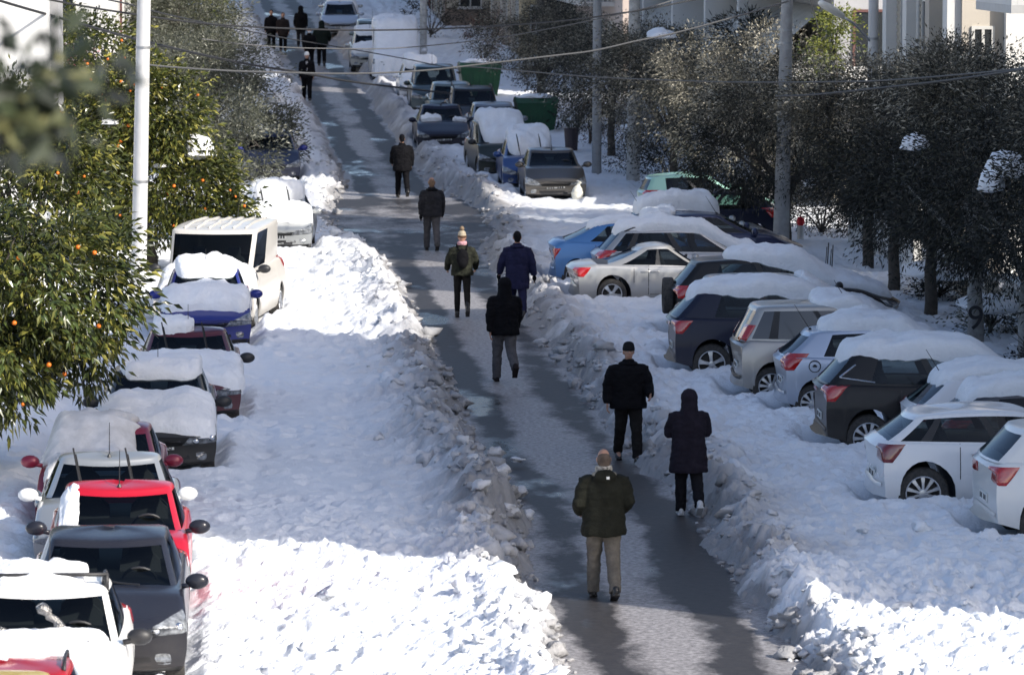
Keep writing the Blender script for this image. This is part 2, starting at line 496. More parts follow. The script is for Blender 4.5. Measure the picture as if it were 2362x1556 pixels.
def make_snow():
    rows = []
    y = 37.0
    while y < 262:
        rows.append(y); y += .043 * (max(y, 44) / 45.0) ** 1.55
    ys = np.array(rows)
    def strip(xa, xb, ys, dx0):
        # fan-shaped grid: the column spacing grows with distance
        n = int((xb - xa) / dx0)
        xs = np.linspace(xa, xb, n)
        return np.meshgrid(xs, ys)
    Vs, Fs, Ds = [], [], []; off = 0
    y0_ = np.arange(39.5, 58.2, .040)
    ya, yb, yc = ys[(ys > 57.9) & (ys < 80)], ys[(ys > 79.6) & (ys < 130)], ys[ys > 129.2]
    for k, (yy, xa, xb, dx) in enumerate(((y0_, -9.5, 7.6, .027), (ya, -9.5, 9.6, .040), (yb, -9, 12.5, .065), (yc, -16, 13, .11))):
        X, Y = strip(xa, xb, yy, dx)
        z, d = snow_height(X, Y)
        if k: z[:8] -= .02 * np.linspace(1, 0, 8)[:, None]
        n = X.shape[1]
        i, j = np.meshgrid(np.arange(n - 1), np.arange(X.shape[0] - 1)); a = (j * n + i).ravel()
        Fs.append(np.stack([a, a + 1, a + n + 1, a + n], 1) + off)
        Vs.append(np.stack([X, Y, prof(Y) + z], -1).reshape(-1, 3)); Ds.append(d.ravel()); off += X.size
    o = obj_np('snow_field', np.concatenate(Vs), np.concatenate(Fs), M_SNOW, attrs={'dirt': np.concatenate(Ds)})
    tag(o, kind='structure')
    # outer snow beyond the detailed strip
    for nm, xa, xb in (('snow_verge', -60, -8.8), ('snow_verge', 9.2, 60)):
        X, Y = np.meshgrid(np.linspace(xa, xb, 120), np.arange(20, 262, .8))
        z = .12 + .1 * fbm(X * .5, Y * .5, 7, 4)
        n = X.shape[1]
        i, j = np.meshgrid(np.arange(n - 1), np.arange(X.shape[0] - 1)); a = (j * n + i).ravel()
        tag(obj_np(nm, np.stack([X, Y, prof(Y) + z], -1).reshape(-1, 3), np.stack([a, a + 1, a + n + 1, a + n], 1), M_SNOW,
                   attrs={'dirt': np.full(X.size, .03)}), kind='structure')

def make_clods():
    rng = np.random.default_rng(5)
    N = 2600
    Y = 41 + 95 * rng.random(N) ** 1.9
    side = rng.random(N) < .55
    w = lane_w(Y); c = lane_c(Y)
    dist = np.abs(rng.normal(.42, .38, N)) - .02
    far = rng.random(N) < .28
    X = np.where(side, c - w - dist, c + w + dist)
    X = np.where(far & (Y < 54), rng.uniform(-4.6, 6, N), X)
    keep = np.abs(X - c) > w - .1
    X, Y = X[keep], Y[keep]; N = len(X)
    z, d = snow_height(X, Y)
    t = (1 + 5 ** .5) / 2
    bm = bmesh.new(); bmesh.ops.create_icosphere(bm, subdivisions=2, radius=1)
    U = np.array([v.co[:] for v in bm.verts]); T = np.array([[v.index for v in f.verts] for f in bm.faces]); bm.free()
    s = np.clip(rng.lognormal(-3.5, .6, N), .010, .12)
    V = np.empty((N, len(U), 3))
    for k in range(N):
        q = rng.normal(size=(6, 3)); q /= np.linalg.norm(q, axis=1)[:, None]
        f = 1 + sum(.24 * np.sin((3.4 + 2.3 * i) * (U @ q[i]) + 6 * q[i, 0]) for i in range(4))
        sc = s[k] * np.array([.9 + .8 * rng.random(), .8 + .6 * rng.random(), .6 + .4 * rng.random()])
        a = rng.random() * 6.28; ca, sa = math.cos(a), math.sin(a)
        P = U * f[:, None] * sc
        V[k, :, 0] = P[:, 0] * ca - P[:, 1] * sa + X[k]; V[k, :, 1] = P[:, 0] * sa + P[:, 1] * ca + Y[k]; V[k, :, 2] = P[:, 2]
    V[:, :, 2] += (prof(Y) + np.maximum(z, -.0) + s * .25)[:, None]
    big = [at(*q) for q in ((1192, 1075), (1200, 1150), (1125, 1120), (1090, 1180), (1150, 1200), (1180, 1235), (1110, 1250), (1215, 1205), (1070, 1130), (1140, 1060))]
    for k, p in enumerate(big):
        q = V[k]; c0 = q.mean(0); f = rng.uniform(.13, .23) / max(1e-3, np.abs(q - c0).max())
        zz = float(snow_height(np.array([p.x]), np.array([p.y]))[0][0])
        V[k] = (q - c0) * f * np.array([1, 1, .9]) + np.array([p.x, p.y, profs(p.y) + max(zz, 0) + .10]); d[k] = .42
    F = (T[None] + (np.arange(N) * len(U))[:, None, None]).reshape(-1, 3)
    dd = np.clip(d * .9 + rng.normal(0, .1, N), 0, .8)
    o = obj_np('snow_clods', V.reshape(-1, 3), F, M_SNOW, smooth=True, attrs={'dirt': np.repeat(dd, len(U))})
    tag(o, 'loose broken clods of grey and white snow thrown up along the cleared lane', kind='stuff')

# ================================================================== CARS
STY = {
 'hatch': dict(L=3.85, W=1.68, H=1.46, fo=.78, ro=.60, r=.30, cowl=1.02, cz=.99, nz=.70, rf=1.80, rr=.50, rb=.10, bz=1.05, sill=.21, tum=.75, drop=.07),
 'sedan': dict(L=4.25, W=1.70, H=1.41, fo=.82, ro=.86, r=.30, cowl=1.22, cz=.95, nz=.68, rf=2.02, rr=1.32, rb=.72, bz=.99, sill=.21, tum=.72, drop=.03),
 'coupe': dict(L=4.34, W=1.73, H=1.31, fo=.90, ro=.86, r=.31, cowl=1.38, cz=.86, nz=.60, rf=2.15, rr=1.42, rb=.42, bz=.93, sill=.18, tum=.68, drop=.05),
 'suv':   dict(L=4.40, W=1.80, H=1.68, fo=.84, ro=.80, r=.345, cowl=1.16, cz=1.10, nz=.84, rf=1.92, rr=.48, rb=.12, bz=1.14, sill=.28, tum=.77, drop=.05),
 'wagon': dict(L=4.45, W=1.72, H=1.49, fo=.86, ro=.88, r=.31, cowl=1.20, cz=.97, nz=.68, rf=2.0, rr=.55, rb=.16, bz=1.00, sill=.21, tum=.75),
 'mpv':   dict(L=4.08, W=1.74, H=1.66, fo=.82, ro=.66, r=.32, cowl=.98, cz=1.06, nz=.76, rf=1.92, rr=.36, rb=.08, bz=1.08, sill=.22, tum=.80),
 'van':   dict(L=4.45, W=1.86, H=1.94, fo=.84, ro=.82, r=.32, cowl=.88, cz=1.16, nz=.82, rf=1.52, rr=.16, rb=.05, bz=1.20, sill=.26, tum=.90),
}

def loft_car(P):
    """returns (body verts, faces, material index), {glass name: (verts, faces)}"""
    L, W, H = P['L'], P['W'], P['H']
    r = P['r']; Ra = r + .085; zc = r + .01
    xf_w, xr_w = L / 2 - P['fo'], -L / 2 + P['ro']
    hx = L / 2
    cx = hx - P['cowl']; rbx = -hx + P['rb']
    # stations front -> rear, with arches
    st = []
    def arch(xc):
        out = [(xc + Ra + .001, None)]
        for k in range(0, 13):
            a = math.pi * k / 12
            out.append((xc + Ra * math.cos(a), zc + Ra * math.sin(a) * 1.0))
        out.append((xc - Ra - .001, None)); return out
    for x in (hx, hx - .03, hx - .09, hx - .18, hx - .3): 
        if x > xf_w + Ra + .03: st.append((x, None))
    st += arch(xf_w)
    mids = np.linspace(xf_w - Ra, xr_w + Ra, 15)[1:-1]
    st += [(x, None) for x in mids]
    st += arch(xr_w)
    for x in (-hx + .3, -hx + .18, -hx + .09, -hx + .03, -hx):
        if x < xr_w - Ra - .03: st.append((x, None))
    tail = P.get('tailz', P['bz'] - (.04 if P['rb'] > .35 else .0))
    kx = [-hx, -hx + .10, rbx, cx, cx + .25, hx - .22, hx - .06, hx]
    kz = [tail - .10, tail - .02, P['bz'], P['cz'], P['cz'] - .025, P['nz'] + .05, P['nz'] - .01, P['nz'] - .06]
    if rbx <= -hx + .11: kx[2] = -hx + .13
    def ztop(x): return float(np.interp(x, kx, kz))
    sill = P['sill']
    def hw(z):
        t = (z - .55)
        return W / 2 * (1 - (.065 * (t / .5) ** 2 if t > 0 else .10 * (t / .36) ** 2))
    def deform(x, y, z):
        for sg in (1, -1):
            dd = hx - sg * x
            if dd < .9:
                f = (1 - dd / .9) ** 1.3
                a = (.10 * min(1.6, abs(z - .48) / .36) ** 2 if sg > 0 else .055 * min(1.6, abs(z - .66) / .36) ** 2) * f
                b = (.30 if sg > 0 else .17) * (abs(y) / (W / 2)) ** 3.2 * f
                x = x - sg * (a + b)
        return (x, y, z)
    V = []; F = []; FM = []
    nz_ = 8
    rings_ = []
    for x, zb in st:
        zt = ztop(x)
        zb_ = sill + (.10 * max(0, 1 - (hx - abs(x)) / .45)) if zb is None else zb
        zs = [zb_ + (zt - .05 - zb_) * k / (nz_ - 1) for k in range(nz_)]
        half = [(0, zb_), (hw(zb_) * .55, zb_), (hw(zb_) - .03, zb_)]
        half += [(hw(z) + (.0 if not (.30 < z < .34) else .004), z) for z in zs]
        wt = hw(zt)
        half += [(wt - .012, zt - .018), (wt - .07, zt), (wt * .66, zt + .018), (wt * .33, zt + .028), (0, zt + .032)]
        ring = [(-y, z) for y, z in half] + [(y, z) for y, z in reversed(half[1:-1])]
        rings_.append([deform(x, y, z) for y, z in ring])
    n = len(rings_[0])
    for rg in rings_: V += rg
    nb = 2  # bottom strips
    for i in range(len(rings_) - 1):
        for k in range(n):
            F.append((i * n + k, (i + 1) * n + k, (i + 1) * n + (k + 1) % n, i * n + (k + 1) % n))
            kk = min(k, n - 1 - k)
            xm0 = (st[i][0] + st[i + 1][0]) / 2
            FM.append(1 if kk < nb or (kk >= n // 2 - 3 and rbx + .12 < xm0 < cx - .22) else 0)
    F.append(tuple(range(n))); FM.append(0)
    m = (len(rings_) - 1) * n
    F.append(tuple(m + k for k in range(n - 1, -1, -1))); FM.append(0)
    # ---------- greenhouse
    ts = [0, .07, .22, .42, .62, .80, .93, 1.0]
    wb, wr = min(hw(P['bz']), hw(P['cz'])) - .016, W / 2 * P['tum']
    zr = H - .065; crown = .065
    rfx, rrx = hx - P['rf'], -hx + P['rr']
    fr = [0, .3, .6, .80, .90]
    sd = [0, .03, .14, .28, .40, .455, .60, .72, .80, .86, .97, 1.0]
    G = []
    lab = []
    for t in ts:
        xf = cx + .02 + (rfx - cx - .02) * t; xr = rbx + (rrx - rbx) * t
        te = t ** 1.12
        w = wb + (wr - wb) * te
        bowf, bowr = .20 * (1 - .35 * t), .10
        pts = []
        def zz(x):
            z0 = ztop(max(min(x, cx), rbx)) - .015
            xm_ = rfx - .35 * (rfx - rrx)
            zq = zr - P.get('drop', .02) * max(0.0, (xm_ - x) / (xm_ - rrx)) ** 2 - .035 * max(0.0, (x - xm_) / (rfx - xm_)) ** 2
            return z0 * (1 - t) + zq * t
        for s in fr:
            x = xf - bowf * s * s; pts.append((x, w * s * .97, zz(x)))
        xa, xb_ = xf - bowf - .06, xr + bowr + .06
        for s in sd:
            x = xa + (xb_ - xa) * s
            bulge = 1 - .05 * (2 * s - 1) ** 2 * (1 if s < .5 else 1.4)
            pts.append((x, w * bulge, zz(x)))
        for s in reversed(fr):
            x = xr + bowr * s * s; pts.append((x, w * s * .95, zz(x)))
        loop = pts + [(x, -y, z) for x, y, z in reversed(pts[1:-1])]
        G.append(loop)
    ng = len(G[0]); nf, ns = len(fr), len(sd)
    half_n = 2 * nf + ns
    base = len(V)
    gv = [p for g in G for p in g]
    # roof cap
    top = G[-1]; mx = sum(p[0] for p in top) / ng
    xm = (max(p[0] for p in top) + min(p[0] for p in top)) / 2
    for k, zk in ((.985, .22), (.95, .42), (.88, .63), (.65, .86), (.35, .97), (.1, 1.0)):
        gv += [(xm + (p[0] - xm) * k, p[1] * k, p[2] + crown * zk) for p in top]
    nrow = len(ts) + 6
    def col_kind(k):
        kk = k if k < half_n - 1 else (2 * (half_n - 1) - 1 - k)
        if kk < nf - 1: return 'windscreen' if kk < nf - 2 or True else None
        if kk == nf - 1: return None
        j = kk - nf
        if j < ns - 1:
            s0 = sd[j]
            if s0 < .03: return None
            if s0 < .40: return 'front'
            if s0 < .455: return None
            if s0 < .80: return 'rear'
            if s0 < .86: return None if not P.get('quarter') else None
            return 'quarter' if P.get('quarter') and s0 < .97 else None
        if kk == nf + ns - 1: return None
        return 'rear_window'
    def col_black(k):
        kk = k if k < half_n - 1 else (2 * (half_n - 1) - 1 - k)
        j = kk - nf
        return 0 <= j < ns - 1 and (.39 < sd[j] < .455 or (bool(P.get('quarter')) and .79 < sd[j] < .86))
    glass = {}
    for i in range(nrow - 1):
        for k in range(ng):
            f = (i * ng + k, i * ng + (k + 1) % ng, (i + 1) * ng + (k + 1) % ng, (i + 1) * ng + k)
            g = col_kind(k)
            row_ok = 1 <= i <= 5
            if g in ('windscreen',): row_ok = i <= 5
            if g in ('front', 'rear', 'quarter'): row_ok = 1 <= i <= 5
            if g == 'rear_window': row_ok = 1 <= i <= 5
            if P.get('panel') and g in ('rear', 'quarter', 'rear_window'): row_ok = False
            if g and row_ok:
                side = 'L' if k < half_n - 1 else 'R'
                key = g if g in ('windscreen', 'rear_window') else g + side
                glass.setdefault(key, []).append(f)
            else:
                F.append(tuple(base + q for q in f)); FM.append(1 if (g is None and 1 <= i <= 5 and not P.get('panel') and col_black(k)) else 0)
    F.append(tuple(base + (nrow - 1) * ng + k for k in range(ng))); FM.append(0)
    V += gv
    GL = {}
    for key, fs in glass.items():
        idx = {}; vv = []; ff = []
        for f in fs:
            t = []
            for q in f:
                if q not in idx: idx[q] = len(vv); vv.append(gv[q])
                t.append(idx[q])
            ff.append(tuple(t))
        GL[key] = (vv, ff)
    return V, F, FM, GL, dict(xfw=xf_w, xrw=xr_w, zc=zc, cx=cx, rfx=rfx, rrx=rrx, rbx=rbx, hx=hx, zr=zr, wr=wr, ztop=ztop)

def text_mesh(name, cu, parent):
    t = bpy.data.objects.new('tmp', cu); COL.objects.link(t)
    dg = bpy.context.evaluated_depsgraph_get()
    me = bpy.data.meshes.new_from_object(t.evaluated_get(dg), depsgraph=dg)
    bpy.data.objects.remove(t); bpy.data.curves.remove(cu)
    return link(bpy.data.objects.new(name, me), parent)

DIRS = {'front': (-1, 0), 'rear': (1, 0), 'left': (0, -1), 'right': (0, 1)}
class Skin:
    """lets small parts hug the body of a car"""
    def __init__(s, V, F):
        s.b = BVHTree.FromPolygons([Vector(v) for v in V], [tuple(f) for f in F])
    def hit(s, d, u, z):
        d = Vector((d[0], d[1], 0)); l = Vector((-d.y, d.x, 0))
        o = -d * 6 + l * u + Vector((0, 0, z))
        h, nrm, _, _ = s.b.ray_cast(o, d)
        return h
    def top(s, x, y):
        h, _, _, _ = s.b.ray_cast(Vector((x, y, 5)), Vector((0, 0, -1)))
        return h
    def patch(s, d, quad, off=.008, n=6, m=4, rnd=0.0):
        """quad: four (u, z) corners; returns verts, faces hugging the skin"""
        d = Vector(d).normalized(); D = Vector((d.x, d.y, 0))
        P = {}; V = []; F = []
        for i in range(n + 1):
            for j in range(m + 1):
                a, b = i / n, j / m
                if rnd:
                    cu, cv = 2 * a - 1, 2 * b - 1
                    k = (1 - rnd) + rnd * (max(abs(cu), abs(cv)) / max(1e-6, math.hypot(cu, cv)))
                    a, b = (cu * k + 1) / 2, (cv * k + 1) / 2
                q = [quad[k] for k in range(4)]
                u = (q[0][0] * (1 - a) + q[1][0] * a) * (1 - b) + (q[3][0] * (1 - a) + q[2][0] * a) * b
                z = (q[0][1] * (1 - a) + q[1][1] * a) * (1 - b) + (q[3][1] * (1 - a) + q[2][1] * a) * b
                h = s.hit(d, u, z)
                if h is None: continue
                edge = i in (0, n) or j in (0, m)
                P[i, j] = len(V); V.append(h - D * (off if not edge else off * .35))
        for i in range(n):
            for j in range(m):
                k = [(i, j), (i + 1, j), (i + 1, j + 1), (i, j + 1)]
                if all(q in P for q in k):
                    f = [P[q] for q in k]
                    if max((V[f[0]] - V[f[2]]).length, (V[f[1]] - V[f[3]]).length) < .5: F.append(f)
        return V, F

def snow_slab(skin, x0, x1, y0, y1, T, seed, ragged=.07, nx=42, ny=30, over=.03, ex=7):
    cxx, cyy, sx, sy = (x0 + x1) / 2, (y0 + y1) / 2, (x1 - x0) / 2, (y1 - y0) / 2
    V = []; F = []; ok = {}
    def nz(x, y, k): return mnoise.noise(Vector((x * k + seed * 7.3, y * k - seed * 3.1, seed)))
    last = None
    for i in range(nx + 1):
        for j in range(ny + 1):
            s, t = 2 * i / nx - 1, 2 * j / ny - 1
            s, t = math.sin(s * math.pi / 2), math.sin(t * math.pi / 2)
            m = max(abs(s), abs(t)); e = (abs(s) ** 5 + abs(t) ** 5) ** .2 if m else 1
            k = m / e if e else 1
            a = math.atan2(t, s)
            rg = 1 + ragged * (1.2 * nz(math.cos(a) * 2, math.sin(a) * 2, 1.1) + .8 * nz(math.cos(a) * 5, math.sin(a) * 5, 1.3) + .5 * nz(math.cos(a) * 13, math.sin(a) * 13, 1.3))
            x, y = cxx + s * k * sx * rg, cyy + t * k * sy * rg
            h = skin.top(x, y)
            zb = h.z if h else (last if last is not None else 1.0)
            last = zb
            exl = ex * (.30 + 1.3 * (.5 + .5 * nz(math.cos(a) * 2.3 + 9, math.sin(a) * 2.3, 1.7))); prof_ = (max(0.0, 1 - m ** max(1.8, exl))) ** (.5 if ex > 4 else .8)
            th = T * prof_ * (1 + .42 * nz(x, y, 1.5) + .24 * nz(x, y, 4.2)) + (.020 + .035 * sst(.6, .95, m)) * nz(x, y, 9) * prof_ + .014 * nz(x, y, 23) * prof_
            bulge = over * math.sin(min(1, max(0, (m - .8) / .2)) * math.pi) if m > .8 else 0
            ok[i, j] = len(V)
            V.append((x + s * bulge, y + t * bulge, zb + max(th, -.01) - (.015 if m > .999 else 0)))
    for i in range(nx):
        for j in range(ny):
            F.append((ok[i, j], ok[i + 1, j], ok[i + 1, j + 1], ok[i, j + 1]))
    return V, F

WHEEL_CACHE = {}
def wheel_meshes(r, nsp):
    key = (round(r, 3), nsp)
    if key in WHEEL_CACHE: return WHEEL_CACHE[key]
    w = .20; ri = r * .68
    prof_ = [(ri * .96, -w / 2 + .01), (r * .93, -w / 2), (r, -w / 2 + .03), (r, w / 2 - .03), (r * .94, w / 2), (ri, w / 2 - .004), (ri * .94, w / 2 - .03), (ri * .8, w / 2 - .075), (0.02, w / 2 - .08)]
    seg = 28; mb = MB()
    rg = [[Vector((rr * math.cos(2 * math.pi * k / seg), yy, rr * math.sin(2 * math.pi * k / seg))) for k in range(seg)] for rr, yy in prof_]
    mb.rings(rg)
    ty = mesh_of('tyre', mb.v, mb.f, M_TYRE, True, sharp=35)
    mb = MB()
    # rim lip + spokes + hub
    lip = [[Vector((rr * math.cos(2 * math.pi * k / seg), yy, rr * math.sin(2 * math.pi * k / seg))) for k in range(seg)] for rr, yy in ((ri * 1.0, w / 2 - .02), (ri * 1.0, w / 2 + .002), (ri * .93, w / 2 + .0), (ri * .91, w / 2 - .04))]
    mb.rings(lip, caps=False)
    for k in range(nsp):
        a = 2 * math.pi * k / nsp
        ca, sa = math.cos(a), math.sin(a)
        wi, wo = (.030, .055) if nsp <= 6 else (.020, .034)
        tri = []
        for rr, hwid, yy in ((.03, wi, w / 2 - .012), (ri * .55, wi * 1.05, w / 2 - .006), (ri * .95, wo, w / 2 - .018)):
            tri.append([Vector((rr * ca - sa * q, yy - dz, rr * sa + ca * q)) for q, dz in ((-hwid, .02), (-hwid * .8, 0), (hwid * .8, 0), (hwid, .02))])
        mb.rings(tri)
    hub = [[Vector((rr * math.cos(2 * math.pi * k / 12), yy, rr * math.sin(2 * math.pi * k / 12))) for k in range(12)] for rr, yy in ((.06, w / 2 - .03), (.055, w / 2 + .002), (.03, w / 2 + .006))]
    mb.rings(hub)
    ri_ = mesh_of('rim', mb.v, mb.f, M_RIM, True, sharp=35)
    WHEEL_CACHE[key] = (ty, ri_)
    return ty, ri_

def car(name, label, style, pos, yaw, pm, group='cars parked along the snowy street', cat='car', snow=(), seed=1, detail=True, side_detail=False,
        plate='front', nsp=5, tail=None, wipers='flat', rails=False, antenna=True, mirror_mat=None, plate_text=None, glass_mat=None, snow_mat=None, roll=(0, 0), **kw):
    P = dict(STY[style]); P.update(kw)
    V, F, FM, GL, I = loft_car(P)
    L, W, H = P['L'], P['W'], P['H']; hx = L / 2
    rt = empty(name, pos, yaw)
    rt.rotation_euler = (roll[0], roll[1], yaw)
    tag(rt, label, cat, group)
    rng = random.Random(seed)
    obj('body', V, F, [pm, M_BLACK], rt, fm=FM, sharp=52)
    allv = list(V); allf = list(F)
    gname = {'windscreen': 'windscreen', 'rear_window': 'rear_window'}
    for k, (gv, gf) in sorted(GL.items()):
        n = len(allv); allv += gv; allf += [tuple(i + n for i in f) for f in gf]
        obj(gname.get(k, 'side_window'), gv, gf, glass_mat or M_GLASS, rt)
    sk = Skin(allv, allf)
    wx = W / 2
    def stick(nm, d, quad, mt, off=.008, n=6, m=4, rnd=0.0, parent=None, lab=None):
        v, f = sk.patch(d, quad, off, n, m, rnd)
        if f:
            o = obj(nm, v, f, mt, parent or rt)
            if lab: o['label'] = lab
            return o
    # cabin
    zf = P['sill'] + .2
    nrow_ = [I['cx'] - 1.05] + ([] if P.get('panel') else [max(I['rrx'] + .45, -hx + P['ro'] + .25)])
    for xs in nrow_:
        for ys_ in (.34, -.34):
            mb = MB(); zt_ = P['cz'] + .18
            mb.rings([[Vector((xs + dx + ex_ * sx, ys_ + sy * wy, zz)) for sx, sy in ((-1, -1), (1, -1), (1, 1), (-1, 1))] for zz, dx, ex_, wy in ((P['bz'] - .1, .06, .06, .23), (zt_ - .02, -.03, .05, .21), (zt_ + .05, -.05, .04, .13), (zt_ + .07, -.05, .045, .12), (min(zt_ + .22, H - .12), -.07, .04, .11))])
            mb.build('seat', M_SEAT, rt, True, sharp=40)
    mb = MB(); q = 20
    mb.tube([(I['cx'] - .52 + .10 * math.sin(a), .34 + .18 * math.cos(a), P['cz'] + .02 + .15 * math.sin(a)) for a in [2 * math.pi * k / q for k in range(q + 1)]], .016, 6)
    mb.build('steering_wheel', M_BLACK, rt, True)
    # wheels
    ty, ri = wheel_meshes(P['r'], nsp)
    hubw = W / 2 * .97 - .105
    for xw in (I['xfw'], I['xrw']):
        for sg in (1, -1):
            o = bpy.data.objects.new('wheel', ty); link(o, rt)
            o.location = (xw, sg * hubw, I['zc'] - .005); o.rotation_euler = (0, rng.random() * 6, 0 if sg > 0 else math.pi)
            o2 = bpy.data.objects.new('rim', ri); link(o2, o)
    nzv = P['nz']
    # front
    fz = P.get('hlz', nzv - .12)
    for sg in (1, -1):
        d = (-math.cos(.5), -sg * math.sin(.5))
        l = lambda yy: yy  # lateral coordinate of a slanted view
        uo = sg * (W / 2 * .86) * math.cos(.5) - sg * (hx - .25) * math.sin(.5)
        # corner lamp given in (y along front) -> slanted lateral u = -x*sin + y*cos ...
        def U(x, y): return Vector((x, y, 0)).dot(Vector((-d[1], d[0], 0)))
        q = [(U(hx - .10, sg * W * .25), fz - .06), (U(hx - .46, sg * W * .475), fz + .0), (U(hx - .62, sg * W * .46), fz + .20), (U(hx - .17, sg * W * .28), fz + .085)]
        hl = stick('headlight', d, q, M_HEADL, .018, 14, 9, .12)
        if hl and P.get('lens', False):
            for (xx, yy, dz, rr) in ((hx - .20, sg * W * .33, fz + .02, .050), (hx - .36, sg * W * .42, fz + .06, .042)):
                h = sk.hit(d, U(xx, yy), dz)
                if h:
                    mb = MB(); D_ = Vector((d[0], d[1], 0)); mb.ell(h - D_ * .012, (rr * .6, rr, rr), 12, 8); mb.build('reflector', M_CHROME, hl, True)
    g = P.get('grille', 'band')
    stick('grille', (-1, 0), [(-W * .24, fz - .06), (W * .24, fz - .06), (W * .26, fz + .03), (-W * .26, fz + .03)], M_BLACK, .006, 8, 3)
    stick('chrome_bar', (-1, 0), [(-W * .2, fz + .00), (W * .2, fz + .00), (W * .2, fz + .02), (-W * .2, fz + .02)], M_CHROME, .014, 8, 1)
    if P.get('dark_bumper'):
        stick('front_bumper', (-1, 0), [(-W * .44, .34), (W * .44, .34), (W * .44, .66), (-W * .44, .66)], M_BLACK, .02, 14, 5)
    stick('intake', (-1, 0), [(-W * .30, .27), (W * .30, .27), (W * .27, .40), (-W * .27, .40)], M_BLACK, .006, 8, 3)
    if detail:
        for sg in (1, -1):
            d = (-math.cos(.35), -sg * math.sin(.35))
            def U(x, y): return Vector((x, y, 0)).dot(Vector((-d[1], d[0], 0)))
            c_ = U(hx - .16, sg * W * .38)
            stick('fog_lamp', d, [(c_ - .08, .33), (c_ + .08, .33), (c_ + .08, .44), (c_ - .08, .44)], M_HEADL, .008, 4, 4, .6)
    # front plate
    pz = P.get('platez', .47)
    def plate_at(d, pz):
        h = sk.hit(d, 0, pz)
        if h is None: return
        mb = MB(); D = Vector((d[0], d[1], 0))
        mb.box(h - D * .015, (.02, .50, .11))
        po = mb.build('number_plate', M_PLATE, rt)
        if plate_text:
            cu = bpy.data.curves.new('plate_text', 'FONT'); cu.body = plate_text; cu.size = .115; cu.align_x = 'RIGHT'; cu.align_y = 'CENTER'; cu.extrude = .001
            cu.materials.append(M_INK); to = text_mesh('plate_lettering', cu, po)
            to.rotation_euler = (math.pi / 2, 0, math.pi / 2 if d[0] < 0 else -math.pi / 2)
            to.location = h - D * .028 + Vector((0, .22 if d[0] < 0 else -.22, -.002))
        else:
            m2 = MB(); y = -.19
            for k in range(7):
                if k != 3: m2.box(h - D * .026 + Vector((0, y, 0)), (.004, .034, .07 - .01 * (k % 2)))
                y += .063
            m2.build('plate_lettering', M_INK, po)
    plate_at((-1, 0), pz); plate_at((1, 0), P.get('rplatez', .62))
    # tail lamps
    tz = P.get('tailz0', P['bz'] - .19); th = P.get('tailh', .16)
    tl = P.get('taill', .34)
    for sg in (1, -1):
        d = (math.cos(.75), -sg * math.sin(.75))
        def U(x, y): return Vector((x, y, 0)).dot(Vector((-d[1], d[0], 0)))
        tz_, th_ = tz - .03, th + .07
        q = [(U(-hx + .05, sg * W * .30), tz_ + .03), (U(-hx + tl - .02, sg * W * .48), tz_), (U(-hx + tl + .12, sg * W * .48), tz_ + th_ + .01), (U(-hx + .10, sg * W * .33), tz_ + th_)]
        stick('tail_light', d, q, tail or M_TAIL, .022, 14, 9, .12)
    # mirrors
    for sg in (1, -1):
        zc_ = P['cz'] + .06; xc_ = I['cx'] - .16
        mb = MB(); mb.ell((xc_, sg * (wx + .10), zc_), (.075, .125, .085), 12, 8); mb.tube([(xc_ + .02, sg * (wx - .06), zc_ - .05), (xc_, sg * (wx + .06), zc_ - .03)], .03, 6)
        mo = mb.build('mirror', mirror_mat or pm, rt, True)
        m2 = MB(); m2.ell((xc_ - .072, sg * (wx + .10), zc_), (.008, .10, .066), 10, 6); m2.build('mirror_glass', M_CHROME, mo, True)
    # wipers
    if wipers:
        for y0 in (.35, -.28):
            h = sk.top(I['cx'] + .0, y0)
            if h is None: continue
            mb = MB()
            if wipers == 'up':
                a = h + Vector((0, 0, .0)); b = a + Vector((.02, -.10, .55)); mb.tube([a, b], .009, 5); mb.tube([b + Vector((.02, .06, -.42)), b + Vector((0.03, -.03, .08))], .012, 5)
            else:
                pts = []
                for k in range(7):
                    q = sk.top(I['cx'] - .06 - .03 * k, y0 - .085 * k)
                    if q: pts.append(q + Vector((.01, 0, .018)))
                if len(pts) > 2: mb.tube(pts, .011, 5)
            if mb.v: mb.build('wiper', M_BLACK, rt)
    if antenna:
        xa = I['rfx'] - .15 if seed % 2 else I['rrx'] + .12
        h = sk.top(xa, 0)
        if h:
            mb = MB(); lean = -.25
            mb.tube([h, h + Vector((lean, 0, .40))], [.008, .004], 5); mb.tube([h, h + Vector((0, 0, .035))], [.03, .015], 8)
            mb.build('antenna', M_BLACK, rt)
    if rails:
        for sg in (1, -1):
            pts = []
            for k in range(9):
                x = I['rrx'] + .15 + (I['rfx'] - I['rrx'] - .4) * k / 8
                h = sk.top(x, sg * (I['wr'] - .06))
                if h: pts.append(h + Vector((0, 0, .055 if 0 < k < 8 else .0)))
            if len(pts) > 3:
                mb = MB(); mb.tube(pts, .018, 6); mb.build('roof_rail', M_BLACK if rails is True else M_RIM, rt, True)
